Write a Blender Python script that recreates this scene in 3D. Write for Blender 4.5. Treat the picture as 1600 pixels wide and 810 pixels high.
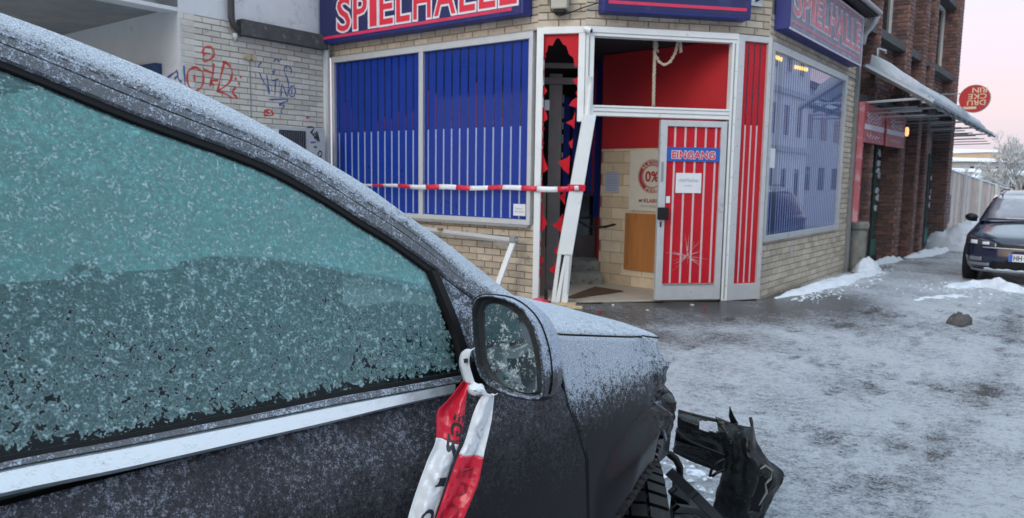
import bpy, bmesh, math, random
from mathutils import Vector, Matrix, noise
from math import radians as R_
random.seed(7)
C = bpy.context.scene.collection
for o in list(bpy.data.objects): bpy.data.objects.remove(o)
sc = bpy.context.scene
# ------------------------------------------------------------------ camera
EYE = Vector((0, 0, 1.45)); FPX = 1156.0
pitch = math.atan(127/1156.0); roll = 0.0148
F0 = Vector((0, math.cos(pitch), -math.sin(pitch))); R0 = Vector((1, 0, 0)); U0 = Vector((0, math.sin(pitch), math.cos(pitch)))
RX = R0*math.cos(roll)+U0*math.sin(roll); UX = U0*math.cos(roll)-R0*math.sin(roll)
cam = bpy.data.cameras.new('camera'); co = bpy.data.objects.new('camera', cam); C.objects.link(co)
co.matrix_world = Matrix(((RX.x, UX.x, -F0.x, EYE.x), (RX.y, UX.y, -F0.y, EYE.y), (RX.z, UX.z, -F0.z, EYE.z), (0, 0, 0, 1)))
cam.sensor_width = 36; cam.lens = 36*FPX/1600; cam.clip_start = 0.02; cam.clip_end = 2000
cam.dof.use_dof = True; cam.dof.focus_distance = 1.45; cam.dof.aperture_fstop = 11
sc.camera = co
# ------------------------------------------------------------------ sky and light
SUN_EL, SUN_AZ = R_(9), R_(215)
w = bpy.data.worlds.new('World'); sc.world = w; w.use_nodes = True
nt = w.node_tree; nt.nodes.clear()
out = nt.nodes.new('ShaderNodeOutputWorld'); add = nt.nodes.new('ShaderNodeAddShader')
b1 = nt.nodes.new('ShaderNodeBackground'); b2 = nt.nodes.new('ShaderNodeBackground')
sky = nt.nodes.new('ShaderNodeTexSky'); sky.sky_type = 'NISHITA'; sky.sun_disc = False
sky.sun_elevation = SUN_EL; sky.sun_rotation = SUN_AZ; sky.dust_density = 3
nt.links.new(sky.outputs[0], b1.inputs[0]); b1.inputs[1].default_value = 0.05
tc = nt.nodes.new('ShaderNodeTexCoord'); sx = nt.nodes.new('ShaderNodeSeparateXYZ'); nt.links.new(tc.outputs['Generated'], sx.inputs[0])
rp = nt.nodes.new('ShaderNodeValToRGB'); nt.links.new(sx.outputs[2], rp.inputs[0])
cr = rp.color_ramp; cr.elements[0].position = 0; cr.elements[0].color = (.48, .43, .52, 1)
cr.elements[1].position = 1; cr.elements[1].color = (.76, .93, 1.08, 1)
for p_, c_ in ((.05, (.48, .41, .50, 1)), (.11, (.58, .40, .46, 1)), (.19, (.54, .45, .54, 1)), (.32, (.50, .54, .66, 1)), (.5, (.64, .78, .90, 1))):
    e = cr.elements.new(p_); e.color = c_
nt.links.new(rp.outputs[0], b2.inputs[0]); b2.inputs[1].default_value = 1.0
nt.links.new(b1.outputs[0], add.inputs[0]); nt.links.new(b2.outputs[0], add.inputs[1]); nt.links.new(add.outputs[0], out.inputs[0])
sl = bpy.data.lights.new('sun', 'SUN'); sl.energy = 0.6; sl.angle = R_(25); sl.color = (1, .93, .87)
so = bpy.data.objects.new('sun', sl); C.objects.link(so)
az = SUN_AZ; so.rotation_euler = (Vector((math.sin(az)*math.cos(R_(32)), math.cos(az)*math.cos(R_(32)), math.sin(R_(32))))).to_track_quat('Z', 'Y').to_euler()
sc.view_settings.view_transform = 'Standard'; sc.view_settings.look = 'None'; sc.view_settings.exposure = 0.55; sc.view_settings.gamma = 1
# ------------------------------------------------------------------ helpers
def ray(x, y): return F0*FPX+RX*(x-800)+UX*(405-y)
def at(x, y, Y):
    d = ray(x, y); return EYE+d*(Y/d.y)
def onplane(x, y, P, N):
    d = ray(x, y); return EYE+d*((P-EYE).dot(N)/d.dot(N))
def onground(x, y, z=0):
    return onplane(x, y, Vector((0, 0, z)), Vector((0, 0, 1)))
def N3(p, s=1.0, k=0): return noise.noise(Vector((p[0]*s+k*17.3, p[1]*s-k*9.1, p[2]*s+k*3.7)))
class Fr:
    def __init__(s, P, u, n): s.P = Vector(P); s.u = Vector(u).normalized(); s.n = Vector(n).normalized()
    def pt(s, a, o, z): v = s.P+s.u*a+s.n*o; return Vector((v.x, v.y, z))
    def ang(s): return math.atan2(s.u.y, s.u.x)
    def off(s, o): f = Fr(s.P+s.n*o, s.u, s.n); return f
    def px(s, x, y, o=0):
        q = s.P+s.n*o; p = onplane(x, y, Vector((q.x, q.y, 0)), Vector((s.n.x, s.n.y, 0))); d = Vector((p.x-q.x, p.y-q.y, 0))
        return d.dot(s.u), p.z
class MB:
    def __init__(s): s.v = []; s.f = []; s.mi = []; s.cur = 0
    def face(s, pts):
        b = len(s.v); s.v += [tuple(p) for p in pts]; s.f.append(tuple(range(b, b+len(pts)))); s.mi.append(s.cur)
    def hexa(s, p):
        b = len(s.v); s.v += [tuple(q) for q in p]
        for f in ((0, 3, 2, 1), (4, 5, 6, 7), (0, 1, 5, 4), (1, 2, 6, 5), (2, 3, 7, 6), (3, 0, 4, 7)):
            s.f.append(tuple(b+i for i in f)); s.mi.append(s.cur)
        return s
    def box(s, fr, a0, a1, o0, o1, z0, z1):
        P = fr.pt; return s.hexa([P(a0, o0, z0), P(a1, o0, z0), P(a1, o1, z0), P(a0, o1, z0), P(a0, o0, z1), P(a1, o0, z1), P(a1, o1, z1), P(a0, o1, z1)])
    def grid(s, rows, close=False):
        b = len(s.v); n = len(rows[0])
        for r in rows: s.v += [tuple(q) for q in r]
        for i in range(len(rows)-1):
            for j in range(n if close else n-1):
                k = (j+1) % n
                s.f.append((b+i*n+j, b+i*n+k, b+(i+1)*n+k, b+(i+1)*n+j)); s.mi.append(s.cur)
        return s
    def tube(s, pts, r, n=8, cap=True):
        pts = [Vector(p) for p in pts]; rows = []; up = Vector((0, 0, 1))
        for i, p in enumerate(pts):
            d = (pts[min(i+1, len(pts)-1)]-pts[max(i-1, 0)]).normalized()
            a = d.cross(up)
            if a.length < .05: a = d.cross(Vector((1, 0, 0)))
            a.normalize(); bb = d.cross(a).normalized()
            rr = r[i] if isinstance(r, (list, tuple)) else r
            rows.append([p+a*rr*math.cos(2*math.pi*k/n)+bb*rr*math.sin(2*math.pi*k/n) for k in range(n)])
        s.grid(rows, True)
        if cap: s.face(rows[0][::-1]); s.face(rows[-1])
        return s
    def poly_prism(s, pts, N, th):
        a = [Vector(p) for p in pts]; b = [p+N*th for p in a]
        s.face(a); s.face(b[::-1])
        for i in range(len(a)): j = (i+1) % len(a); s.face([a[i], a[j], b[j], b[i]])
        return s
    def build(s, name, m, parent=None, smooth=False, weld=True, bevel=0, thick=0, kind=None, subd=0):
        me = bpy.data.meshes.new(name); me.from_pydata(s.v, [], s.f)
        ms = m if isinstance(m, (list, tuple)) else [m]
        for x in ms: me.materials.append(x)
        if len(ms) > 1: me.polygons.foreach_set('material_index', s.mi)
        if weld:
            bm = bmesh.new(); bm.from_mesh(me); bmesh.ops.remove_doubles(bm, verts=bm.verts, dist=1e-5)
            bmesh.ops.recalc_face_normals(bm, faces=bm.faces); bm.to_mesh(me); bm.free()
        if smooth: me.polygons.foreach_set('use_smooth', [True]*len(me.polygons))
        o = bpy.data.objects.new(name, me); C.objects.link(o)
        if parent: o.parent = parent; o.matrix_parent_inverse = PINV(parent)
        if thick:
            md = o.modifiers.new('s', 'SOLIDIFY'); md.thickness = abs(thick); md.offset = -1 if thick > 0 else 1
        if bevel:
            md = o.modifiers.new('b', 'BEVEL'); md.width = bevel; md.segments = 2; md.limit_method = 'ANGLE'
        if subd:
            md = o.modifiers.new('u', 'SUBSURF'); md.levels = subd; md.render_levels = subd
        if kind: o['kind'] = kind
        return o
def PINV(p):
    M = Matrix.Identity(4); q = p
    while q: M = Matrix.LocRotScale(q.location, q.rotation_euler, q.scale) @ M if q.parent is None else q.matrix_parent_inverse @ Matrix.LocRotScale(q.location, q.rotation_euler, q.scale) @ M; q = q.parent
    return M.inverted()
def tag(o, label, cat, group=None):
    o['label'] = label; o['category'] = cat
    if group: o['group'] = group
    return o
def thing(name, loc, label, cat, group=None, rz=0):
    o = bpy.data.objects.new(name, None); o.empty_display_size = .1; C.objects.link(o); o.location = loc; o.rotation_euler = (0, 0, rz)
    return tag(o, label, cat, group)
def copy_tree(o, parent=None):
    c = o.copy(); C.objects.link(c)
    if parent: c.parent = parent
    for ch in [x for x in o.children]: copy_tree(ch, c)
    return c
# ------------------------------------------------------------------ materials
def nodes(m):
    m.use_nodes = True; n = m.node_tree.nodes; return n, m.node_tree.links, n['Principled BSDF']
def L(*c): return tuple(c)+(1,)
def pm(name, col, rough=.6, metal=0, var=.12, vs=6, bump=0, bs=60, coat=0, spec=.5, col2=None, c2s=3, c2t=.55, stretch=None, ior=1.5):
    m = bpy.data.materials.new(name); n, l, b = nodes(m)
    tcn = n.new('ShaderNodeTexCoord'); mp = n.new('ShaderNodeMapping'); geo = n.new('ShaderNodeNewGeometry'); l.new(geo.outputs['Position'], mp.inputs[0])
    if stretch: mp.inputs['Scale'].default_value = stretch
    nz = n.new('ShaderNodeTexNoise'); nz.inputs['Scale'].default_value = vs; nz.inputs['Detail'].default_value = 6; l.new(mp.outputs[0], nz.inputs[0])
    mx = n.new('ShaderNodeMix'); mx.data_type = 'RGBA'; l.new(nz.outputs[0], mx.inputs[0])
    mx.inputs[6].default_value = L(*[c*(1-var*2) for c in col]); mx.inputs[7].default_value = L(*[min(1, c*(1+var*2)) for c in col])
    last = mx.outputs[2]
    if col2:
        n2 = n.new('ShaderNodeTexNoise'); n2.inputs['Scale'].default_value = c2s; n2.inputs['Detail'].default_value = 9; n2.inputs['Roughness'].default_value = .65; l.new(mp.outputs[0], n2.inputs[0])
        r = n.new('ShaderNodeMapRange'); r.inputs[1].default_value = c2t-.04; r.inputs[2].default_value = c2t+.06; l.new(n2.outputs[0], r.inputs[0])
        m2 = n.new('ShaderNodeMix'); m2.data_type = 'RGBA'; l.new(r.outputs[0], m2.inputs[0]); l.new(last, m2.inputs[6]); m2.inputs[7].default_value = L(*col2); last = m2.outputs[2]
    l.new(last, b.inputs['Base Color']); b.inputs['Metallic'].default_value = metal; b.inputs['IOR'].default_value = ior
    rr = n.new('ShaderNodeMapRange'); rr.inputs[3].default_value = max(0, rough-.08); rr.inputs[4].default_value = min(1, rough+.1); l.new(nz.outputs[0], rr.inputs[0]); l.new(rr.outputs[0], b.inputs['Roughness'])
    b.inputs['Coat Weight'].default_value = coat; b.inputs['Coat Roughness'].default_value = .03; b.inputs['Specular IOR Level'].default_value = spec
    if bump:
        nb = n.new('ShaderNodeTexNoise'); nb.inputs['Scale'].default_value = bs; nb.inputs['Detail'].default_value = 5; l.new(mp.outputs[0], nb.inputs[0])
        bn = n.new('ShaderNodeBump'); bn.inputs['Strength'].default_value = bump; bn.inputs['Distance'].default_value = .02; l.new(nb.outputs[0], bn.inputs['Height']); l.new(bn.outputs[0], b.inputs['Normal'])
    return m
def math_(n, l, op, a, b=None, c=None):
    x = n.new('ShaderNodeMath'); x.operation = op
    for i, v in enumerate((a, b, c)):
        if v is None: continue
        if isinstance(v, (int, float)): x.inputs[i].default_value = v
        else: l.new(v, x.inputs[i])
    return x.outputs[0]
def mrange(n, l, v, a, b, c=0, d=1, smooth=False):
    r = n.new('ShaderNodeMapRange'); l.new(v, r.inputs[0])
    if smooth: r.interpolation_type = 'SMOOTHSTEP'
    for i, q in zip((1, 2, 3, 4), (a, b, c, d)): r.inputs[i].default_value = q
    return r.outputs[0]
def noise_(n, l, vec, scale, detail=4, rough=.5):
    t = n.new('ShaderNodeTexNoise'); t.inputs['Scale'].default_value = scale; t.inputs['Detail'].default_value = detail; t.inputs['Roughness'].default_value = rough; l.new(vec, t.inputs[0]); return t.outputs[0]
def mixc(n, l, f, a, b):
    m = n.new('ShaderNodeMix'); m.data_type = 'RGBA'
    if isinstance(f, (int, float)): m.inputs[0].default_value = f
    else: l.new(f, m.inputs[0])
    for i, v in ((6, a), (7, b)):
        if isinstance(v, tuple): m.inputs[i].default_value = v
        else: l.new(v, m.inputs[i])
    return m.outputs[2]
def frost(name, base, dens=.5, zlo=None, zhi=None, dlo=0.0, rough=.25, metal=0, upw=.35, scale=1.0, coat=.6, fc=(.60, .67, .80), fine=.5, spec=.5, veilmax=.14):
    """hoar frost growing over a base surface: more on upward faces and above height zhi than below zlo"""
    m = bpy.data.materials.new(name); n, l, b = nodes(m)
    g = n.new('ShaderNodeNewGeometry'); pos = g.outputs['Position']; sp = n.new('ShaderNodeSeparateXYZ'); l.new(pos, sp.inputs[0]); sn = n.new('ShaderNodeSeparateXYZ'); l.new(g.outputs['Normal'], sn.inputs[0])
    big = noise_(n, l, pos, 7*scale, 4, .6); mid = noise_(n, l, pos, 70*scale, 4, .65); fin = noise_(n, l, pos, 420*scale, 3, .7)
    v = n.new('ShaderNodeTexVoronoi'); v.inputs['Scale'].default_value = 190*scale; l.new(pos, v.inputs[0])
    v2 = n.new('ShaderNodeTexVoronoi'); v2.inputs['Scale'].default_value = 420*scale; l.new(pos, v2.inputs[0])
    if zlo is not None: h = mrange(n, l, sp.outputs[2], zlo, zhi, dlo, dens, True)
    else: h = math_(n, l, 'ADD', 0.0, dens)
    up = math_(n, l, 'MULTIPLY', math_(n, l, 'MAXIMUM', sn.outputs[2], 0.0), upw)
    D = math_(n, l, 'ADD', h, up)
    D = math_(n, l, 'ADD', D, math_(n, l, 'MULTIPLY', math_(n, l, 'SUBTRACT', big, .5), .75))
    D = math_(n, l, 'ADD', D, math_(n, l, 'MULTIPLY', math_(n, l, 'SUBTRACT', mid, .5), 1.3))
    D = math_(n, l, 'ADD', D, math_(n, l, 'MULTIPLY', math_(n, l, 'SUBTRACT', fin, .5), 1.5*fine))
    D = math_(n, l, 'SUBTRACT', D, math_(n, l, 'MULTIPLY', v.outputs[0], .42))
    D = math_(n, l, 'SUBTRACT', D, math_(n, l, 'MULTIPLY', v2.outputs[0], .2))
    mask = mrange(n, l, D, .12, .36)
    veil = mrange(n, l, D, -.25, .3, 0, veilmax)
    mm = math_(n, l, 'MAXIMUM', mask, veil)
    crys = mrange(n, l, fin, .35, .68)
    fcol = mixc(n, l, crys, L(*[c*.34 for c in fc]), L(*[min(.92, c*1.25) for c in fc]))
    col = mixc(n, l, mm, L(*base), fcol)
    l.new(col, b.inputs['Base Color'])
    l.new(mrange(n, l, mm, 0, .6, rough, .75), b.inputs['Roughness'])
    l.new(mrange(n, l, mm, 0, .5, metal, 0), b.inputs['Metallic'])
    l.new(mrange(n, l, mm, 0, .5, coat, 0), b.inputs['Coat Weight']); b.inputs['Coat Roughness'].default_value = .08
    b.inputs['Specular IOR Level'].default_value = spec
    bn = n.new('ShaderNodeBump'); bn.inputs['Strength'].default_value = .7; bn.inputs['Distance'].default_value = .003
    hh = math_(n, l, 'MULTIPLY', mm, math_(n, l, 'ADD', fin, .4)); l.new(hh, bn.inputs['Height']); l.new(bn.outputs[0], b.inputs['Normal'])
    return m
M = {}
M['mortar_p'] = pm('mortar_pale_wall', (.36, .345, .31), .9, 0, .12, 20, .5, 120)
M['acwhite'] = pm('air_conditioner_casing', (.50, .51, .50), .5, 0, .08, 8, .1, 40, col2=(.34, .33, .30), c2s=6, c2t=.62)
M['alu'] = pm('aluminium_frame', (.55, .57, .58), .42, .35, .06, 9, .15, 80, col2=(.34, .33, .30), c2s=5, c2t=.66)
M['white'] = pm('white_painted_metal', (.74, .77, .77), .4, 0, .05, 6, .1, 60, col2=(.42, .40, .36), c2s=7, c2t=.68)
M['alu_dark'] = pm('grey_sill', (.30, .31, .31), .45, .4, .1, 8, .2, 60)
M['blue'] = pm('blue_window_film', (.006, .034, .27), .3, 0, .08, 3, .02, 8, ior=1.3)
M['blue_r'] = pm('blue_film_behind_glass', (.004, .022, .19), .4, 0, .05, 3, 0, spec=.2)
M['gap'] = pm('dark_gap', (.006, .009, .03), .08, 0, .3, 8)
M['gapred'] = pm('red_seen_through_gap', (.10, .012, .04), .3, 0, .2, 12)
M['stripe'] = pm('pale_stripe', (.33, .40, .60), .35, 0, .06, 20)
M['stripe_d'] = pm('pale_stripe_inside', (.32, .40, .62), .4, 0, .1, 20)
M['stripe_r'] = pm('pale_stripe_behind_glass', (.42, .48, .66), .03, 0, .06, 20, ior=1.85)
M['red'] = pm('red_film', (.50, .008, .020), .4, 0, .08, 5, ior=1.3)
M['redstripe'] = pm('pink_white_stripe', (.62, .50, .51), .4, 0, .08, 12)
M['redwall'] = pm('red_plaster_wall', (.44, .008, .014), .7, 0, .06, 4, .3, 120)
M['navy'] = pm('navy_sign_face', (.012, .016, .09), .38, 0, .1, 4, .1, 8, col2=(.03, .035, .13), c2s=4, c2t=.6)
M['navy_side'] = pm('navy_sign_side', (.012, .022, .17), .4, 0, .12, 4)
M['navy_frost'] = pm('frosted_sign_face', (.21, .22, .30), .6, 0, .12, 8, .1, 60, col2=(.32, .31, .38), c2s=5, c2t=.55)
M['letter_red'] = pm('red_lettering', (.66, .018, .045), .4, 0, .07, 10)
M['letter_white'] = pm('white_lettering', (.74, .70, .76), .4, 0, .06, 10)
M['letter_red_f'] = pm('frosted_red_lettering', (.58, .16, .20), .6, 0, .15, 14, col2=(.60, .42, .47), c2s=12, c2t=.58)
M['letter_white_f'] = pm('frosted_white_lettering', (.60, .55, .63), .6, 0, .12, 14)
M['pinkline'] = pm('crimson_line', (.62, .03, .10), .4, 0, .1, 10)
M['black'] = pm('black_plastic', (.010, .010, .012), .45, 0, .2, 20, .2, 90, spec=.3)
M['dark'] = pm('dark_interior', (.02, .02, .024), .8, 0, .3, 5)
M['darkdoor'] = pm('brown_grey_frame', (.17, .145, .14), .5, 0, .15, 8)
M['mortar'] = pm('mortar_cream_wall', (.27, .245, .205), .9, 0, .15, 20, .5, 120)
M['mortar_d'] = pm('mortar_brown_wall', (.30, .26, .24), .9, 0, .15, 20, .5, 120)
cb = [(.54, .46, .36), (.49, .415, .32), (.57, .50, .40), (.44, .375, .29)]
M['cream'] = [pm('cream_brick', c, .7, 0, .12, 12, .4, 90, col2=tuple(q*.6 for q in c), c2s=8, c2t=.62) for c in cb]
cb2 = [(.62, .59, .52), (.58, .55, .48), (.66, .63, .56), (.53, .50, .44)]
M['pale'] = [pm('pale_brick', c, .7, 0, .08, 12, .3, 90, col2=tuple(q*.72 for q in c), c2s=6, c2t=.63) for c in cb2]
bb = [(.155, .088, .080), (.20, .106, .092), (.120, .076, .075), (.245, .130, .108)]
M['brown'] = [pm('brown_brick', c, .75, 0, .2, 14, .5, 80, col2=(.19, .16, .16), c2s=10, c2t=.64) for c in bb]
M['render'] = pm('white_render', (.66, .68, .70), .85, 0, .05, 5, .4, 60, col2=(.50, .51, .52), c2s=4, c2t=.58)
M['render2'] = pm('pale_plaster', (.58, .59, .59), .85, 0, .04, 3, .25, 40, col2=(.36, .35, .33), c2s=3.2, c2t=.66)
M['soffit'] = pm('grey_soffit', (.25, .26, .27), .9, 0, .12, 2, .2, 30, col2=(.31, .31, .30), c2s=1.6, c2t=.5)
M['slab'] = pm('dark_concrete', (.075, .075, .078), .85, 0, .25, 9, .6, 50, col2=(.16, .16, .165), c2s=12, c2t=.6)
M['concrete'] = pm('weathered_concrete', (.26, .26, .235), .9, 0, .2, 10, .5, 60, col2=(.12, .13, .11), c2s=9, c2t=.6)
M['pipe'] = pm('dark_pipe', (.055, .053, .055), .5, .2, .2, 10, .3, 50)
M['tile'] = [pm('beige_wall_tile', c, .45, 0, .08, 12, .15, 40) for c in ((.66, .53, .36), (.60, .47, .31), (.71, .58, .41))]
M['grout'] = pm('tile_grout', (.30, .24, .17), .9)
M['wood'] = pm('orange_plywood', (.42, .17, .045), .5, 0, .25, 8, .3, 30, stretch=(1, 1, .12), col2=(.27, .10, .03), c2s=9, c2t=.6)
M['rawwood'] = pm('raw_broken_wood', (.62, .47, .28), .8, 0, .2, 20, .4, 60, stretch=(1, 1, .2))
M['floor_tile'] = pm('beige_floor', (.42, .37, .31), .45, 0, .15, 6, .2, 30)
M['mat'] = pm('brown_doormat', (.10, .05, .025), .95, 0, .3, 30, .8, 150)
M['paper'] = pm('white_paper', (.72, .73, .76), .7, 0, .04, 20)
M['poster'] = pm('cream_poster', (.66, .63, .53), .6, 0, .05, 8)
M['ink_red'] = pm('dark_red_print', (.38, .03, .03), .6)
M['ink'] = pm('dark_print', (.03, .03, .035), .6)
M['ink_grey'] = pm('grey_print', (.25, .27, .33), .6)
M['rope'] = pm('beige_rope', (.52, .46, .36), .9, 0, .15, 60, .4, 150)
M['sp_red'] = pm('red_spray_paint', (.56, .07, .05), .7, 0, .15, 30)
M['sp_blue'] = pm('blue_spray_paint', (.06, .10, .30), .7, 0, .2, 30)
M['sp_black'] = pm('black_spray_paint', (.04, .04, .05), .7)
M['sp_pink'] = pm('pink_spray_dust', (.75, .30, .36), .7, 0, .1, 30)
M['tape_red'] = pm('red_tape', (.66, .015, .045), .3, 0, .08, 25, .35, 25, coat=.3)
M['tape_white'] = pm('white_tape', (.78, .80, .83), .3, 0, .05, 25, .35, 25, coat=.3)
M['tape_ghost'] = pm('print_showing_through_tape', (.45, .50, .58), .35)
M['tape_ghostr'] = pm('print_showing_through_red_tape', (.34, .008, .03), .35)
M['steel'] = pm('steel_rod', (.30, .31, .32), .4, .6, .1, 10)
M['steel_w'] = pm('pale_steel', (.52, .55, .57), .4, .2, .1, 10)
M['bluedark'] = pm('dark_blue_paint', (.012, .045, .12), .45, 0, .15, 5)
def snowmat(name, tl):
    m = pm(name, (.76, .81, .88), .8, 0, .05, 5, .9, 45, col2=(.58, .62, .69), c2s=4, c2t=.62); n = m.node_tree.nodes; l = m.node_tree.links; b = n['Principled BSDF']; o = [x for x in n if x.type == 'OUTPUT_MATERIAL'][0]
    t = n.new('ShaderNodeBsdfTranslucent'); t.inputs[0].default_value = (.8, .86, .92, 1); x = n.new('ShaderNodeMixShader'); x.inputs[0].default_value = tl; l.new(b.outputs[0], x.inputs[1]); l.new(t.outputs[0], x.inputs[2]); l.new(x.outputs[0], o.inputs[0]); return m
M['snow_t'] = snowmat('snow_on_glass', .3); M['milky'] = snowmat('milky_glass', .85)
M['snow'] = pm('snow', (.76, .81, .88), .8, 0, .05, 5, .9, 45, col2=(.55, .60, .68), c2s=4, c2t=.62)
M['dirtysnow'] = pm('dirty_snow', (.09, .085, .08), .85, 0, .3, 20, .9, 50, col2=(.30, .31, .32), c2s=14, c2t=.6)
M['doorglass'] = pm('green_tinted_glass', (.05, .10, .09), .07, 0, .3, 3)
M['darkglass'] = pm('dark_window_glass', (.02, .025, .03), .06, 0, .2, 3)
M['redsign'] = pm('red_panel', (.34, .05, .065), .5, 0, .15, 8, col2=(.55, .25, .28), c2s=14, c2t=.58)
M['redsign2'] = pm('round_sign_red', (.48, .012, .02), .4, 0, .05, 5)
M['signcream'] = pm('sign_cream_print', (.75, .60, .42), .5)
M['steelgrey'] = pm('grey_metal_rim', (.45, .46, .47), .4, .5)
def glassmat(name, ior, tint=(1, 1, 1)):
    m = bpy.data.materials.new(name); m.use_nodes = True; n = m.node_tree.nodes; l = m.node_tree.links; n.clear()
    o = n.new('ShaderNodeOutputMaterial'); mx = n.new('ShaderNodeMixShader'); t = n.new('ShaderNodeBsdfTransparent'); g = n.new('ShaderNodeBsdfGlossy')
    f = n.new('ShaderNodeFresnel'); f.inputs[0].default_value = ior; t.inputs[0].default_value = L(*tint); g.inputs['Roughness'].default_value = .015
    g.inputs[0].default_value = (.9, .93, 1, 1)
    ge = n.new('ShaderNodeNewGeometry'); nz = noise_(n, l, ge.outputs['Position'], 1.1, 1); bn = n.new('ShaderNodeBump'); bn.inputs['Strength'].default_value = .02; bn.inputs['Distance'].default_value = .012; l.new(nz, bn.inputs['Height']); l.new(bn.outputs[0], g.inputs['Normal'])
    bf = math_(n, l, 'MULTIPLY', f.outputs[0], math_(n, l, 'SUBTRACT', 1.0, ge.outputs['Backfacing'])); l.new(bf, mx.inputs[0]); l.new(t.outputs[0], mx.inputs[1]); l.new(g.outputs[0], mx.inputs[2]); l.new(mx.outputs[0], o.inputs[0]); return m
M['pane'] = glassmat('window_pane', 1.16); M['pane_r'] = glassmat('window_pane_street', 2.1)
SIL = [(0, 20), (100, 52), (178, 87), (267, 124), (400, 190), (500, 248), (568, 287), (642, 340), (699, 381), (756, 426), (795, 457), (850, 490), (1035, 530), (1046, 900)]
def proj(P):
    v = P-EYE; d = v.dot(F0)
    if d < .05: return None
    return 800+FPX*v.dot(RX)/d, 405-FPX*v.dot(UX)/d
def seen(P):
    q = proj(P)
    if not q or not (-10 < q[0] < 1610 and -10 < q[1] < 820): return False
    for (x0, y0), (x1, y1) in zip(SIL, SIL[1:]):
        if x0 <= q[0] < x1: return q[1] < y0+(y1-y0)*(q[0]-x0)/(x1-x0)+4
    return True
class Bricks:
    def __init__(s): s.L = []
    def wall(s, fr, s0, s1, z0, z1, bl, bh, j=.011, holes=(), phase=0, o=0, nm=4):
        r = 0; z = z0
        while z < z1-.02:
            a = s0-((r % 2)*.5+phase)*bl
            while a < s1:
                x0, x1 = max(a, s0), min(a+bl-j, s1); zz = min(z+bh-j, z1)
                segs = [(x0, x1)]
                for (h0, h1, hz0, hz1) in holes:
                    if zz > hz0+.01 and z < hz1-.01:
                        ns = []
                        for (p, q) in segs:
                            if q <= h0 or p >= h1: ns.append((p, q)); continue
                            if p < h0: ns.append((p, h0))
                            if q > h1: ns.append((h1, q))
                        segs = ns
                for (p, q) in segs:
                    if q-p > .025: s.L.append((fr, p, q, z, zz, random.randrange(nm), o+random.uniform(-.0022, .0022)))
                a += bl
            z += bh; r += 1
    def emit(s, parent, mats, th=.018, n=300):
        inv = PINV(parent); cache = {}
        key = lambda b: (0 if seen(b[0].pt((b[1]+b[2])/2, .02, (b[3]+b[4])/2)) else 1, (b[0].pt(b[1], 0, b[3])-EYE).length)
        Ls = sorted(s.L, key=key); ind, rest = Ls[:n], Ls[n:]
        def shape(mb, fr, a0, a1, z0, z1, o):
            c = .003; P = fr.pt
            q0 = [P(a0, o, z0), P(a1, o, z0), P(a1, o, z1), P(a0, o, z1)]
            q1 = [P(a0, o+th-c, z0), P(a1, o+th-c, z0), P(a1, o+th-c, z1), P(a0, o+th-c, z1)]
            q2 = [P(a0+c, o+th, z0+c), P(a1-c, o+th, z0+c), P(a1-c, o+th, z1-c), P(a0+c, o+th, z1-c)]
            b = len(mb.v); mb.v += [tuple(v) for v in q0+q1+q2]
            for i in range(4):
                k = (i+1) % 4; mb.f.append((b+i, b+k, b+4+k, b+4+i)); mb.f.append((b+4+i, b+4+k, b+8+k, b+8+i)); mb.mi += [mb.cur]*2
            mb.f.append((b+8, b+9, b+10, b+11)); mb.mi.append(mb.cur)
        for (fr, a0, a1, z0, z1, mi, o) in ind:
            sgn = 1 if fr.u.cross(Vector((0, 0, 1))).dot(fr.n) > 0 else -1
            k = (round(a1-a0, 3), round(z1-z0, 3), mi, sgn)
            if k not in cache:
                lf = Fr((0, 0, 0), (1, 0, 0), (0, -1 if sgn > 0 else 1, 0)); mb = MB(); hl, hh = (a1-a0)/2, (z1-z0)/2
                shape(mb, lf, -hl, hl, -hh, hh, 0); ob = mb.build('brick', mats[mi]); cache[k] = ob.data; bpy.data.objects.remove(ob)
            ob = bpy.data.objects.new('brick', cache[k]); C.objects.link(ob); ob.location = fr.pt((a0+a1)/2, o, (z0+z1)/2); ob.rotation_euler = (0, 0, fr.ang()); ob.parent = parent; ob.matrix_parent_inverse = inv
        if rest:
            mb = MB()
            for (fr, a0, a1, z0, z1, mi, o) in rest: mb.cur = mi; shape(mb, fr, a0, a1, z0, z1, o)
            mb.build('brickwork', mats, parent, weld=False, kind='stuff')
_fc = {}
def glyphs(body, offset=0.0, res=3):
    cu = bpy.data.curves.new('t', 'FONT'); cu.body = body; cu.resolution_u = res; cu.offset = offset; cu.fill_mode = 'FRONT'
    ob = bpy.data.objects.new('t', cu); C.objects.link(ob); dg = bpy.context.evaluated_depsgraph_get(); me = bpy.data.meshes.new_from_object(ob.evaluated_get(dg))
    vs = [v.co.copy() for v in me.vertices]; fs = [tuple(p.vertices) for p in me.polygons]
    bpy.data.objects.remove(ob); bpy.data.curves.remove(cu); bpy.data.meshes.remove(me); return vs, fs
def text(name, body, mapf, m, parent=None, offset=0.0, depth=0.002):
    """lettering fitted to the unit square, mapf(u, v, d) -> point, d = height above the surface"""
    if body not in _fc:
        vs, fs = glyphs(body); _fc[body] = (min(v.x for v in vs), max(v.x for v in vs), min(v.y for v in vs), max(v.y for v in vs))
    x0, x1, y0, y1 = _fc[body]; vs, fs = glyphs(body, offset); mb = MB(); n = len(vs)
    uv = [((v.x-x0)/(x1-x0), (v.y-y0)/(y1-y0)) for v in vs]
    mb.v = [tuple(mapf(a, b, depth)) for a, b in uv]; mb.f = list(fs); mb.mi = [0]*len(fs)
    o = mb.build(name, m, parent, weld=False); o.data.validate(); return o
def fmap(fr, s0, s1, z0, z1, o):
    return lambda u, v, d: fr.pt(s0+(s1-s0)*u, o+d, z0+(z1-z0)*v)
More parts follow.
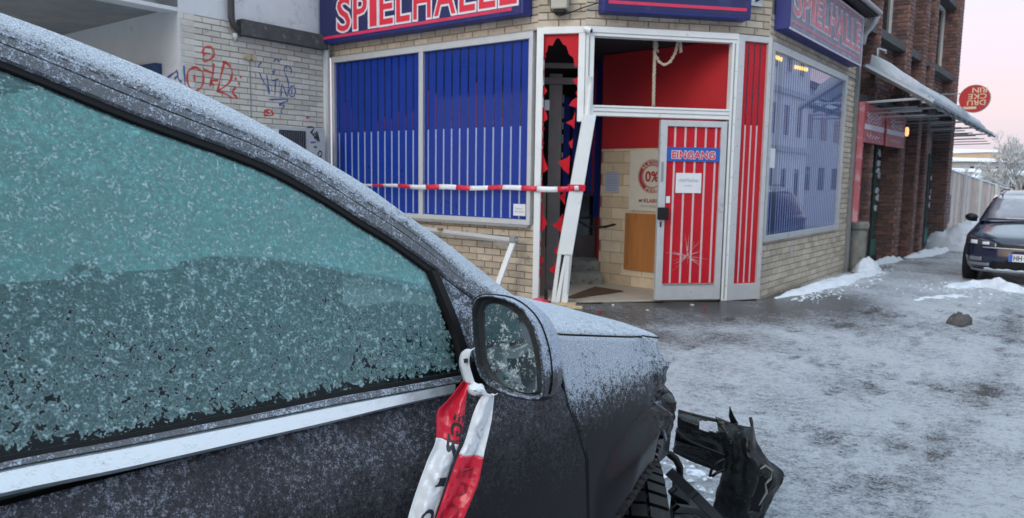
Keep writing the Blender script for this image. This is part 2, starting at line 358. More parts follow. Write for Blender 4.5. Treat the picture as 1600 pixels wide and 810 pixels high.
# ------------------------------------------------------------------ plan of the place
uL = Vector((-.797, .604, 0)).normalized(); uR = Vector((.609, .793, 0)).normalized()
nL = Vector((-.604, -.797, 0)).normalized(); nR = Vector((.793, -.609, 0)).normalized()
A = Vector((.25, 8.71, 0)); B = Vector((.80, 8.585, 0)); Cn = Vector((2.62, 8.92, 0)); D = Vector((3.07, 9.09, 0))
def facet(P, Q):
    u = (Q-P).normalized(); return Fr(P, u, (u.y, -u.x, 0)), (Q-P).length
LF = Fr(A, uL, nL); RF = Fr(D, uR, nR); SP, lS = facet(A, B); MP, lM = facet(B, Cn); RP, lR = facet(Cn, D)
E0 = A+uL*3.72; LW = Fr(E0, -uR, nR); G0 = E0-uR*2.23; PW = Fr(G0, uL, nL)
def gz(x, y):
    q = Vector((x, y, 0))-D; s = q.dot(uR); t = q.dot(nR)
    f = max(0, s-1.5); z = -.012*f-.0006*f*f if f < 30 else -.9
    k = min(1, max(0, (t-2.4)/.5)); return max(z, -1.4)-.05*k*k*(3-2*k)*min(1, max(0, s/3))
# ------------------------------------------------------------------ arcade building
arc = thing('corner_shop_building', tuple(B), 'low pale-brick corner building with blue and red striped shop windows and a smashed entrance', 'building')
HZ = 4.5
def outline(fr, l, z0, z1, name='wall', th=.14, m=None, s0=0, o=-.0):
    return MB().box(fr, s0, l, o-th, o, z0, z1).build(name, m or M['mortar'], arc)
BK = Bricks(); OB = -.055
w1 = outline(LF, 3.72, 0, .90, s0=.02, o=OB+.015); w2 = outline(LF, 3.72, 3.14, HZ, o=OB+.015)
w3 = outline(SP, lS, 3.16, HZ, o=OB+.015, s0=.0); outline(MP, lM, 3.17, HZ, o=OB+.015); outline(RP, lR, 3.17, HZ, o=OB+.015)
outline(RF, 4.3, 3.13, HZ, o=OB+.015); outline(RF, 4.3, -.3, .71, o=OB+.015, s0=.05); outline(RF, 4.3, .71, 3.13, o=OB+.015, s0=3.56)
BK.wall(LF, .02, 3.70, .0, .90, .25, .083, o=OB+.012); BK.wall(LF, 0, 3.72, 3.15, 3.32, .25, .083, o=OB+.012); BK.wall(LF, 0, .16, 3.32, HZ, .25, .083, o=OB+.012)
BK.wall(SP, .0, lS, 3.17, HZ, .25, .083, o=OB+.012); BK.wall(MP, 0, .2, 3.35, HZ, .25, .083, o=OB+.012); BK.wall(MP, 0, lM, 3.18, 3.35, .25, .083, o=OB+.012)
BK.wall(MP, lM-.06, lM, 3.35, HZ, .25, .083, o=OB+.012); BK.wall(RP, 0, lR, 3.18, HZ, .25, .083, o=OB+.012)
BK.wall(RF, .05, 4.2, -.25, .70, .25, .083, o=OB+.012); BK.wall(RF, 3.56, 4.2, .70, 3.13, .25, .083, o=OB+.012); BK.wall(RF, 0, 4.2, 3.14, 3.45, .25, .083, o=OB+.012); BK.wall(RF, 3.9, 4.2, 3.45, HZ, .25, .083, o=OB+.012)
BK.emit(w1, M['cream'])
# roof slab and eave
mb = MB(); P = [A+uL*3.72, A, B, Cn, D, D+uR*4.3, D+uR*4.3-nR*6, A+uL*3.72-nL*3.0]
mb.poly_prism([Vector((p.x, p.y, HZ)) for p in P], Vector((0, 0, 1)), .12); mb.build('roof', M['dark'], arc)
mb = MB().box(RF, -.0, 3.95, -.1, .30, 4.06, 4.16); mb.build('eave', M['black'], arc)
MB().tube([RF.pt(-.0, .33, 4.12), RF.pt(3.98, .33, 4.12)], .04, 10).build('gutter', M['steel'], arc, smooth=True)
MB().tube([RF.pt(3.95, .30, 4.08), RF.pt(4.05, .22, 3.98), RF.pt(4.15, .08, 3.85), RF.pt(4.2, .05, 3.7)], .05, 8).build('gutter_outlet', M['steel_w'], arc, smooth=True)
# thin ledge cable above the windows
for fr, l in ((LF, 3.7), (SP, lS), (MP, lM), (RP, lR), (RF, 4.2)):
    MB().box(fr, 0, l, -.05, .0, 3.135 if fr is not MP else 3.165, 3.152 if fr is not MP else 3.18).build('ledge', M['alu_dark'], arc)
def striped(fr, s0, s1, z0, z1, pitch, gap, zmid, film, top, bot, parent, o=-.03, skipfirst=True, redgaps=(), phase=0):
    MB().box(fr, s0, s1, o-.012, o, z0, z1).build('window_film', film, parent)
    k = 0; s = s0+pitch*(1-phase)
    while s < s1-.02:
        if zmid < z1-.05 and top: 
            MB().box(fr, s-gap/2, s+gap/2, o-.002, o+.0025, zmid, z1-.01).build('dark_slit', top, parent)
            if k in redgaps: MB().box(fr, s-gap/2+.002, s+gap/2-.002, o, o+.0035, zmid+.02, zmid+redgaps[k]).build('dark_slit', M['gapred'], parent)
        MB().box(fr, s-gap/2, s+gap/2, o-.002, o+.003, z0+.01, min(zmid, z1)-.001).build('stripe', bot, parent)
        s += pitch; k += 1
# left shop window
fw = MB(); b = fw.box
b(LF, .05, 3.62, -.06, .02, .895, .955); b(LF, .05, 3.62, -.06, .018, 3.05, 3.13); b(LF, .05, .105, -.06, .016, .955, 3.05); b(LF, 3.565, 3.62, -.06, .016, .955, 3.05); b(LF, 1.80, 1.875, -.06, .014, .955, 3.05)
lw = fw.build('shop_window', M['alu'], arc, bevel=.004)
MB().box(LF, .06, 3.62, .0, .05, .865, .894).build('sill', M['alu_dark'], lw)
striped(LF, .105, 1.80, .955, 3.05, .136, .021, 2.06, M['blue'], M['gap'], M['stripe'], lw, redgaps={2: .12, 4: .3, 5: .55, 7: .2, 10: .45, 11: .5, 3: .08, 8: .1})
striped(LF, 1.875, 3.565, .955, 3.05, .136, .021, 2.06, M['blue'], M['gap'], M['stripe'], lw, redgaps={0: .25, 1: .2, 2: .25, 3: .15, 4: .2, 5: .14, 9: .35, 10: .42})
MB().box(LF, .106, 1.799, -.006, -.001, .956, 3.049).build('pane', M['pane'], lw); MB().box(LF, 1.876, 3.564, -.006, -.001, .956, 3.049).build('pane', M['pane'], lw)
# right shop window
fw = MB(); b = fw.box
b(RF, .02, 3.56, -.07, .02, .705, .775); b(RF, .02, 3.56, -.07, .018, 3.03, 3.12); b(RF, .02, .11, -.07, .016, .775, 3.03); b(RF, 3.46, 3.56, -.07, .016, .775, 3.03)
rw = fw.build('shop_window', M['alu'], arc, bevel=.004)
striped(RF, .11, 3.46, .775, 3.03, .096, .03, 3.04, M['blue_r'], None, M['stripe_d'], rw, o=-.04)
MB().box(RF, .42, .56, -.045, -.03, .78, 3.028).build('mullion', M['bluedark'], rw)
MB().box(RF, .111, 3.459, -.012, -.006, .776, 3.029).build('pane', M['pane_r'], rw)
MB().box(RF, 4.2, 4.3, -.12, .03, -.25, 4.35).build('corner_trim', M['steel'], arc)
MB().box(RF, 1.25, 1.29, -.04, -.01, .42, .56).build('wall_plate', M['steel_w'], arc)
# red facet panel
fw = MB(); b = fw.box
b(RP, .0, .085, -.07, .02, 0, 3.16); b(RP, .425, lR, -.07, .02, 0, 3.16); b(RP, .085, .425, -.07, .017, 3.09, 3.16); b(RP, .085, .425, -.07, .01, 0, .20)
rp_ = fw.build('red_side_window', M['alu'], arc, bevel=.004)
striped(RP, .085, .425, .20, 3.09, .085, .018, 2.12, M['red'], M['gap'], M['redstripe'], rp_, o=-.02)
MB().box(RP, .086, .424, -.008, -.003, .201, 3.089).build('pane', M['pane'], rp_)
# entrance frame
fw = MB(); b = fw.box
b(MP, 0, lM, -.08, .02, 3.06, 3.165); b(MP, .095, 1.775, -.08, .02, 2.17, 2.29); b(MP, 1.775, lM, -.08, .02, 0, 3.06); b(MP, .0, .095, -.08, .02, 2.10, 3.06)
ef = fw.build('entrance_frame', M['white'], arc, bevel=.005)
g_ = MB(); g_.box(MP, 1.80, 1.812, .018, .026, .02, 3.05); g_.box(MP, .02, 1.83, .018, .025, 3.09, 3.098); g_.box(MP, .03, .042, .018, .026, 2.3, 3.05); g_.box(MP, .1, 1.77, .018, .025, 2.215, 2.223); g_.box(MP, .1, 1.77, .018, .026, 2.262, 2.268)
g_.build('profile_groove', M['alu_dark'], ef)
g_ = MB(); 
for z in [.25+.31*i for i in range(9)]: g_.box(MP, 1.825, 1.832, .019, .024, z, z+.007); g_.box(RP, .455, .462, .019, .024, z, z+.007); g_.box(RP, .03, .037, .019, .024, z+.06, z+.067)
g_.build('screw', M['black'], ef)
# small smashed side light
fw = MB(); b = fw.box
b(SP, .0, .075, -.07, .02, 0, 3.16); b(SP, .075, lS-.0, -.07, .02, 3.085, 3.16); b(SP, lS-.08, lS-.003, -.07, .018, 2.10, 3.085)
sf = fw.build('smashed_side_window', M['white'], arc, bevel=.005)
rnd = random.Random(3)
def shard(pts, th=.004, o=-.02, m='red'):
    MB().poly_prism([SP.pt(s, o, z) for s, z in pts], SP.n, th).build('glass_shard', M[m], sf)
def edge(s0, sg, z, z1, dmax, lo=.01):
    while z < z1:
        h = rnd.choice((.08, .13, .2, .27))*rnd.uniform(.8, 1.2); d = lo+dmax*rnd.random()**1.4; k = rnd.uniform(.15, .85); k2 = rnd.uniform(.2, .6)
        pts = [(s0, z), (s0+sg*d*k2, z+h*k*.45), (s0+sg*d, z+h*k), (s0+sg*d*rnd.uniform(.3, .8), z+h*(k+(1-k)*rnd.uniform(.3, .7))), (s0+sg*d*rnd.uniform(0, .35), z+h*.97), (s0, z+h)]
        shard(pts, o=-.02-rnd.uniform(0, .012)); z += h+rnd.choice((0, 0, .02, .09))
edge(.075, 1, .25, 1.0, .085, .02); edge(.075, 1, 1.0, 1.5, .03); edge(.075, 1, 1.5, 2.9, .085)
edge(lS-.08, -1, 2.25, 2.85, .10, .02)
shard([(.075, 3.085), (.075, 2.84), (.115, 2.90), (.125, 2.97), (.175, 2.96), (.215, 3.035), (.25, 3.045), (.30, 2.97), (.335, 2.955), (.37, 2.86), (.42, 2.82), (.445, 2.70), (lS-.08, 2.86), (lS-.08, 3.085)], o=-.03)
for z0, h, d, s_ in ((2.02, .2, .10, .45), (1.79, .12, .04, .43), (1.50, .22, .13, .40), (1.14, .20, .07, .36), (.80, .25, .11, .33), (.55, .16, .05, .29), (.32, .17, .08, .27)):
    k = rnd.uniform(.3, .7); shard([(s_, z0), (s_-d*rnd.uniform(.3, .7), z0+h*.2), (s_-d, z0+h*k), (s_-d*rnd.uniform(.2, .6), z0+h*(k+.2)), (s_+.01, z0+h)], o=-.028)
# door leaf
dl = Vector(MP.pt(.92, 0, 0)); DR = Fr(MP.pt(.92, .0, 0), MP.u, MP.n)
dm = MB(); b = dm.box
b(DR, 0, .085, -.03, .03, .02, 2.145); b(DR, .755, .83, -.03, .03, .02, 2.145); b(DR, .085, .755, -.03, .028, 2.075, 2.145); b(DR, .085, .755, -.03, .024, .02, .215)
door = dm.build('door', M['alu'], arc, bevel=.004)
striped(DR, .085, .755, .215, 2.075, .128, .022, 3, M['red'], None, M['redstripe'], door, o=.0, phase=.18)
MB().box(DR, .086, .754, .007, .010, .216, 2.074).build('pane', M['pane'], door)
k = MB(); k.box(DR, -.01, .12, .03, .075, .985, 1.13); k.build('lock_box', M['black'], door, bevel=.01)
MB().box(DR, .02, .05, .03, .036, 1.43, 1.66).build('hinge_plate', M['alu_dark'], door)
MB().box(DR, .03, .045, .03, .042, .90, .96).build('keyhole', M['black'], door)
MB().box(DR, .10, .15, .0105, .014, 1.18, 1.26).build('sticker', M['paper'], door)
sg = MB().box(DR, .085, .755, .0105, .016, 1.67, 1.835).build('sign_plate', pm('bright_blue_sign', (.015, .10, .42), .35), door)
text('lettering', 'EINGANG', fmap(DR, .155, .69, 1.705, 1.79, .018), M['letter_white'], sg, .075)
text('lettering', 'EINGANG', fmap(DR, .155, .69, 1.705, 1.79, .0205), M['letter_red'], sg, .022)
MB().box(MP, 1.752, 1.774, -.07, -.01, .0, 2.15).build('door_gap', M['black'], ef)  # black strip stands in for the shade in the gap beside the door
pp = MB().box(DR, .215, .535, .0105, .0135, 1.30, 1.535).build('notice', M['paper'], door)
rs = random.Random(5)
def scribble(fr, s0, s1, z, amp, o, m, parent, w=.004, seed=1, n=40, name='handwriting'):
    r = random.Random(seed); pts = []
    for i in range(n): t = i/(n-1); pts.append((s0+(s1-s0)*t+r.uniform(-.008, .004), z+amp*math.sin(i*1.9+r.random())*r.uniform(.3, 1)))
    mb = MB()
    for (a, c), (d, e) in zip(pts, pts[1:]):
        q = Vector((-(e-c), d-a)); q = q.normalized()*w/2 if q.length else Vector((0, w))
        mb.face([fr.pt(a-q.x, o, c-q.y), fr.pt(d-q.x, o, e-q.y), fr.pt(d+q.x, o, e+q.y), fr.pt(a+q.x, o, c+q.y)])
    return mb.build(name, m, parent, weld=False)
scribble(DR, .25, .51, 1.445, .03, .0145, M['ink_grey'], pp, seed=3); scribble(DR, .33, .42, 1.385, .015, .0145, M['ink_grey'], pp, seed=8, n=14)
cm = MB(); r = random.Random(11); cx, cz = .40, .55
for i in range(26):                                # cracks in the lower glass
    a = r.uniform(0, 2*math.pi) if i > 12 else r.choice((math.pi, 3.5, 5.6, 1.4, 5.9, 2.9))+r.uniform(-.2, .2); l0 = r.uniform(0, .08); l1 = l0+r.uniform(.06, .34); w_ = r.uniform(.0015, .006)
    p0 = Vector((cx+math.cos(a)*l0, cz+math.sin(a)*l0)); p1 = Vector((cx+math.cos(a)*l1, cz+math.sin(a)*l1*.8))
    if not (.09 < p1.x < .75 and .22 < p1.y < 1.05): continue
    q = Vector((-(p1-p0).y, (p1-p0).x)).normalized()*w_
    cm.face([DR.pt(p0.x-q.x, .0115, p0.y-q.y), DR.pt(p1.x, .0115, p1.y), DR.pt(p0.x+q.x, .0115, p0.y+q.y)])
cm.build('glass_crack', pm('cracked_glass_white', (.62, .45, .46), .5), door, weld=False)
MB().box(DR, .10, .74, .029, .031, .20, .222).build('kick_strip', M['alu_dark'], door)
# papers on windows
n1 = MB().box(LF, .12, .30, .004, .007, 1.0, 1.14).build('notice', M['paper'], lw)
for i, (q0, q1) in enumerate(((.15, .27), (.14, .28))): text('lettering', ('Eingang um', 'die Ecke')[i], fmap(LF, q1-.0, q0, 1.075-.035*i, 1.095-.035*i, .0072), M['ink_grey'], n1, .01)
MB().box(RF, .16, .34, -.004, -.001, 1.62, 1.86).build('notice', M['paper'], rw)
wem = bpy.data.materials.new('warm_lamp'); wem.use_nodes = True; wem.node_tree.nodes['Principled BSDF'].inputs['Emission Color'].default_value = (1, .66, .16, 1); wem.node_tree.nodes['Principled BSDF'].inputs['Emission Strength'].default_value = 1.0; wem.node_tree.nodes['Principled BSDF'].inputs['Base Color'].default_value = (.5, .4, .1, 1)
lamps = thing('window_light_chain', RF.pt(.6, -.03, 2.9), 'two short rows of yellow lights glowing at the top of the right shop window', 'lights')
for (x0, x1, y0, y1, k_) in ((1207, 1221, 87, 93, 5), (1243, 1261, 105, 109, 6)):
    for i in range(k_):
        t_ = i/(k_-1); s_, z_ = RF.px(x0+(x1-x0)*t_, y0+(y1-y0)*t_, -.02); MB().tube([RF.pt(s_, -.022, z_-.028), RF.pt(s_, -.022, z_-.012), RF.pt(s_, -.022, z_+.012), RF.pt(s_, -.022, z_+.028)], [.006, .014, .014, .006], 6).build('bulb', wem, lamps, smooth=True)
# ---------------------------------------------------------------- interior
TWn = Vector((-.686, -.728, 0)); TW = Fr((2.60, 8.99, 0), (-.728, .686, 0), TWn); Lt = 1.90
tile = MB().box(TW, 0, Lt, -.1, -.0, 0, 1.86).build('tiled_wall', M['grout'], arc)
MB().box(TW, 0, Lt, -.1, .003, 1.86, 3.12).build('red_wall', M['redwall'], arc)
r_ = 0; z = 0.0; cnt = 0
while z < 1.85:
    a = -(.17 if r_ % 2 else 0)
    while a < Lt-.01:
        x0, x1 = max(a, 0), min(a+.335, Lt)
        if x1-x0 > .03: MB().box(TW, x0, x1, -.001, .009+rs.uniform(-.001, .001), z+.002, min(z+.148, 1.858)).build('wall_tile', M['tile'][rs.randrange(3)], tile)
        a += .34
    z += .152; r_ += 1
s0, z1_ = TW.px(985, 236, .02); s1, z0_ = TW.px(1030, 331, .02)
po = MB().box(TW, s1-.30, s0, .012, .02, z0_, z1_).build('poster', M['poster'], tile)
cs, cz_ = TW.px(1019, 276, .02); rx_, rz_ = .205, .205
def ring(r0, r1, o, m, n=48, nm='ring'):
    mb = MB(); mb.grid([[TW.pt(cs+math.cos(2*math.pi*i/n)*r*1.0, o, cz_+math.sin(2*math.pi*i/n)*r) for i in range(n)] for r in (r0, r1)], True); mb.build(nm, m, po)
ring(.14, .205, .0205, M['ink_red']); ring(.212, .219, .0205, M['ink_red']); ring(.152, .157, .0212, M['poster'])
text('lettering', '0%', fmap(TW, cs+.10, cs-.10, cz_-.065, cz_+.065, .021), M['ink_red'], po, .03)
def arctext(body, a0, a1, r0, r1, flip):
    for i, ch in enumerate(body):
        if ch == ' ': continue
        am = a0+(a1-a0)*(i+.5)/len(body); da = abs(a1-a0)/len(body)*.36
        def mp(u, v, d):
            ang = am+(da if not flip else -da)*(1-2*u); rr = r0+(r1-r0)*(v if not flip else 1-v)
            return TW.pt(cs-math.cos(ang)*rr, .021+d, cz_+math.sin(ang)*rr)
        text('lettering', ch, mp, M['poster'], po, .02)
arctext('ALKOHOL', math.pi*.83, math.pi*.17, .160, .198, False); arctext('FREI', -math.pi*.68, -math.pi*.32, .160, .198, True)
text('lettering', 'MIT', fmap(TW, cs+.19, cs+.13, z0_+.115, z0_+.15, .021), M['ink'], po, .03)
text('lettering', 'KLAREM', fmap(TW, cs+.11, cs-.16, z0_+.115, z0_+.16, .021), M['ink_red'], po, .03)
text('lettering', 'KOPF SPIELEN', fmap(TW, cs+.15, cs-.12, z0_+.05, z0_+.075, .021), M['ink_grey'], po, .01)
s0, z1_ = TW.px(946, 269, .02); s1, z0_ = TW.px(966, 301, .02)
nn = MB().box(TW, s1, s0, .012, .018, z0_, z1_).build('house_rules', pm('lilac_paper', (.42, .45, .58), .6), tile)
for i in range(11): MB().box(TW, s1+.02, s0-.02, .018, .0195, z0_+.02+i*.024, z0_+.03+i*.024).build('print_line', M['ink_grey'], nn)
s0, z1_ = TW.px(977, 333, .03); s1, z0_ = TW.px(1022, 426, .03)
MB().box(TW, s1-.12, s0, .012, .03, z0_, z1_).build('plywood_board', M['wood'], tile)
# floor, ceiling, inner hall
mb = MB(); mb.poly_prism([Vector((p[0], p[1], .0)) for p in ((.27, 8.73), (.80, 8.60), (2.60, 8.935), (2.7, 9.05), (1.2, 10.4), (.9, 12.9), (-1.5, 12.9), (-1.2, 9.85))], Vector((0, 0, 1)), .018); mb.build('hall_floor', M['floor_tile'], arc)
XY = Fr((0, 0, 0), (1, 0, 0), (0, 1, 0))
mt = MB(); mt.poly_prism([Vector(onground(x, y, .02)) for x, y in ((884, 466), (930, 449), (974, 456), (898, 467))], Vector((0, 0, 1)), .012); mt.build('doormat', M['mat'], arc)
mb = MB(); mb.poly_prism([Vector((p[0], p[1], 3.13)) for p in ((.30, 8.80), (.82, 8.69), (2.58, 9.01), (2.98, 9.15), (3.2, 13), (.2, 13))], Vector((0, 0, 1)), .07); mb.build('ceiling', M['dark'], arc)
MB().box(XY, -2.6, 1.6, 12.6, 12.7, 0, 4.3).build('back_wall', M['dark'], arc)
MB().box(XY, 1.24, 1.34, 10.32, 12.6, 0, 3.13).build('side_wall', M['redwall'], arc)
st = MB(); st.box(XY, .1, 1.23, 10.0, 12.4, .018, .17); st.build('step', M['concrete'], arc); MB().box(XY, .1, 1.23, 10.3, 12.4, .171, .30).build('step', M['concrete'], arc)
dd = MB(); b = dd.box
b(XY, .93, 1.23, 10.95, 11.0, .31, .62); b(XY, .93, .97, 10.95, 11.0, .62, 2.2); b(XY, 1.19, 1.23, 10.95, 11.0, .62, 2.2); b(XY, .93, 1.23, 10.95, 11.0, 1.2, 1.24)
dd = dd.build('inner_door', M['darkdoor'], arc); MB().box(XY, .97, 1.19, 10.97, 10.985, .62, 1.2).build('door_glass', M['darkglass'], dd)
for i, (a0, a1, z0, z1) in enumerate(((.93, 1.03, 1.24, 2.9), (1.06, 1.13, 1.24, 2.9), (1.16, 1.24, .9, 3.1), (.60, .68, 1.2, 2.6), (.71, .80, 1.2, 2.6), (.84, .91, 1.2, 2.6))):
    MB().box(XY, a0, a1, 10.70, 10.712, z0, z1).build('blue_strip', M['blue'], arc)
for z in (2.52, 2.38, 2.30, 2.15, 1.95, 1.75): MB().box(XY, .688, .705, 10.69, 10.70, z, z+rs.uniform(.06, .13)).build('light_glimpse', M['paper'], arc)
ip = MB(); b = ip.box
b(XY, .44, .60, 9.45, 9.53, 0.02, 2.75); b(XY, .36, .95, 9.42, 9.44, 2.62, 2.70); b(XY, .28, .95, 9.30, 9.34, 2.80, 2.86)
ip.build('inner_frame', M['darkdoor'], arc)
MB().box(XY, .37, .43, 9.2, 9.24, 2.28, 2.40).build('alarm_box', M['paper'], arc)
MB().box(XY, .34, .40, 8.95, 9.0, 0.02, 1.3).build('board_edge', pm('brown_board', (.17, .12, .10), .8), arc)
hr = [at(845, 344, 9.6), at(880, 349, 9.8), at(905, 346, 9.9), at(918, 354, 9.9), at(945, 355, 9.85), at(960, 351, 9.8)]
MB().tube(hr, .016, 8).build('handrail', M['black'], arc, smooth=True)
MB().tube([at(962, 351, 9.8), at(958, 352, 9.82), at(944, 354, 9.84)], .011, 8).build('handrail_bracket', M['black'], arc, smooth=True)
# rope hanging in the transom
def rope(pts, r, name, parent, twist=60):
    P_ = [Vector(p) for p in pts]
    for ph in (0, math.pi):
        out_ = []; tot = 0
        for i in range(len(P_)-1):
            seg = P_[i+1]-P_[i]; n_ = max(2, int(seg.length/.012))
            for k_ in range(n_):
                q = P_[i]+seg*(k_/n_); tot += seg.length/n_; out_.append(q+Vector((math.cos(tot*twist+ph), 0, .3*math.sin(tot*twist+ph)))*r)
        MB().tube(out_, r*.95, 6).build(name, M['rope'], parent, smooth=True)
rt = thing('hanging_rope', at(1022, 60, 8.95), 'beige twisted rope hanging down in the open space above the entrance', 'rope')
rope([at(1024, 60, 8.95), at(1023, 88, 8.95), at(1022, 120, 8.95), at(1021, 168, 8.95)], .013, 'strand', rt)
rope([at(1024, 62, 8.97), at(1025, 85, 8.97)], .02, 'strand', rt, 40)
rope([at(1024, 86, 8.95), at(1030, 97, 8.95), at(1038, 102, 8.95), at(1047, 97, 8.95), at(1055, 83, 8.95), at(1060, 62, 8.95)], .012, 'loop', rt)
rope([at(1063, 60, 8.95), at(1064, 84, 8.95)], .012, 'strand', rt)
# ---------------------------------------------------------------- signs
def signbox(name, fr, s0, s1, o0, o1, z0, z1, face, side, label, rim=.03):
    t = thing(name, fr.pt((s0+s1)/2, o0, z0), label, 'shop sign')
    MB().box(fr, s0, s1, o0, o1-.004, z0, z1).build('sign_case', side, t, bevel=.012)
    MB().box(fr, s0+rim, s1-rim, o1-.006, o1, z0+rim, z1-rim).build('sign_face', face, t); return t
def letters(t, fr, s0, s1, z0, z1, o, mw, mr, flip=False, ow=.055, oi=.012):
    W = {'S': 1, 'P': 1, 'I': .42, 'E': .92, 'L': .9, 'H': 1.12, 'A': 1.3}; word = 'SPIELHALLE'; gap = .3
    tot = sum(W[c] for c in word)+gap*9; x = 0
    for c in word:
        a, b_ = x/tot, (x+W[c])/tot; x += W[c]+gap
        sa, sb = s0+(s1-s0)*a, s0+(s1-s0)*b_
        l_ = text('letter_outline', c, fmap(fr, sa, sb, z0, z1, o), mw, t, ow if c != 'I' else ow*.9, .003)
        text('letter', c, fmap(fr, sa, sb, z0, z1, o), mr, l_, oi, .008)
s_l = signbox('shop_sign', LF, .09, 3.68, -.03, .17, 3.30, 4.14, M['navy'], M['navy_side'], 'navy sign with clean bright red SPIELHALLE lettering above the left blue window')
s0, _ = LF.px(528, 40, .17); s1, _ = LF.px(807, 5, .17); _, z0_ = LF.px(540, 50, .17)
letters(s_l, LF, s0, s1, z0_+.02, z0_+.455, .17, M['letter_white'], M['letter_red'])
for zz in (3.35, 4.05): MB().box(LF, .24, 3.64, .169, .174, zz, zz+.038).build('line', M['pinkline'], s_l)
s_m = signbox('shop_sign', MP, .14, lM+.06, -.03, .17, 3.30, 4.14, M['navy'], M['navy_side'], 'navy sign with a thin crimson line above the smashed entrance')
MB().box(MP, .2, lM+.0, .169, .174, 3.385, 3.42).build('line', M['pinkline'], s_m)
s_r = signbox('shop_sign', RF, .13, 3.70, -.03, .16, 3.27, 4.02, M['navy_frost'], M['navy_side'], 'frost-covered faded sign with pink SPIELHALLE lettering above the right window')
letters(s_r, RF, .26, 3.52, 3.47, 3.86, .162, M['letter_white_f'], M['letter_red_f'])
for zz in (3.36, 3.94): MB().box(RF, .2, 3.64, .159, .164, zz, zz+.025).build('line', M['letter_red_f'], s_r)
mbr = MB(); mbr.box(RF, .13, 3.70, .156, .166, 3.99, 4.02); mbr.box(RF, 3.67, 3.70, .156, .166, 3.27, 3.99); mbr.box(RF, .13, 3.67, .156, .166, 3.27, 3.292); mbr.build('rim', M['letter_white_f'], s_r)
# floodlight housing, cable, small camera
fl = thing('floodlight', SP.pt(.25, 0, 3.2), 'beige floodlight housing with a black cable between the two blue signs', 'floodlight')
MB().box(SP, .17, .36, -.03, .12, 3.34, 3.66).build('housing', pm('beige_housing', (.42, .40, .34), .5), fl, bevel=.015)
MB().box(SP, .20, .33, -.03, .10, 3.30, 3.345).build('lens_ring', M['black'], fl, bevel=.01)
MB().tube([SP.pt(.155, .02, 3.7), SP.pt(.14, .04, 3.5), SP.pt(.17, .06, 3.33), SP.pt(.26, .06, 3.27), SP.pt(.38, .03, 3.31), SP.pt(.52, .02, 3.36), MP.pt(.13, .02, 3.42)], .007, 6).build('cable', M['black'], fl, smooth=True)
sc_ = thing('door_sensor', MP.pt(.05, .02, 3.1), 'small white sensor on the top corner of the entrance frame', 'sensor')
MB().tube([MP.pt(-.03, .03, 3.13), MP.pt(.035, .07, 3.10)], [.03, .035], 12).build('housing', M['white'], sc_, smooth=False); MB().tube([MP.pt(.035, .07, 3.10), MP.pt(.045, .077, 3.095)], .02, 10).build('lens', M['black'], sc_)
br = thing('wall_bracket', RP.pt(.2, 0, 3.6), 'small white metal bracket on the brick between middle and right signs', 'bracket')
MB().box(RP, .14, .30, .0, .02, 3.5, 3.66).build('plate', M['steel_w'], br); MB().tube([RP.pt(.2, .02, 3.55), RP.pt(.36, .12, 3.66)], .012, 8).build('arm', M['black'], br)
# leaning broken jamb
lj = thing('broken_door_jamb', onground(872, 474), 'white splintered door jamb leaning out of the smashed entrance frame', 'door jamb')
top = MP.pt(.045, .05, 2.17); bot = onground(871, 472)+Vector((0, 0, .02)); bot = Vector((.535, 8.47, .02))
dv = (top-bot).normalized(); sd = Vector((1, .05, 0)); fw_ = dv.cross(sd).normalized()
def slat(p0, p1, w0, w1, d0, d1, name, m, jag=0):
    mb = MB(); P4 = lambda p, wv: [p-sd*wv[0]-fw_*d0, p+sd*wv[1]-fw_*d0, p+sd*wv[1]+fw_*d1, p-sd*wv[0]+fw_*d1]
    mb.hexa(P4(p0, w0)+P4(p1, w1)); return mb.build(name, m, lj, bevel=.004)
mid = bot+(top-bot)*.26
slat(mid, top, (.095, .075), (.07, .075), .035, .035, 'jamb_profile', M['white'])
slat(mid, top, (.03, -.005), (.02, -.003), -.03, .045, 'jamb_rib', M['white']); slat(mid, top, (-.035, .05), (-.03, .045), -.03, .042, 'jamb_rib', M['white'])
slat(bot+Vector((-.05, 0, 0)), mid+Vector((-.0, 0, .02)), (.025, .02), (.09, -.05), .03, .02, 'splinter', M['white'])
slat(bot+Vector((.02, -.03, 0)), mid+Vector((.02, 0, .12)), (.05, .0), (.01, .012), .01, .03, 'splinter', M['white'])
slat(bot+Vector((.07, .0, 0)), mid+Vector((.04, 0, .0)), (.03, .045), (.04, .035), .015, .015, 'splinter', M['white'])
slat(bot+Vector((.11, .02, .05)), mid+Vector((.075, 0, .01)), (.01, .01), (.03, .0), .03, .01, 'splinter', M['alu'])
slat(mid+(top-bot)*.13, mid+(top-bot)*.20, (.06, .0), (.055, .0), -.034, .048, 'paint_mark', M['sp_pink'])
MB().tube([top+Vector((-.02, 0, .0)), top+Vector((.0, .02, .3)), MP.pt(.04, .03, 2.6)], .03, 8).build('bent_profile', M['white'], lj)
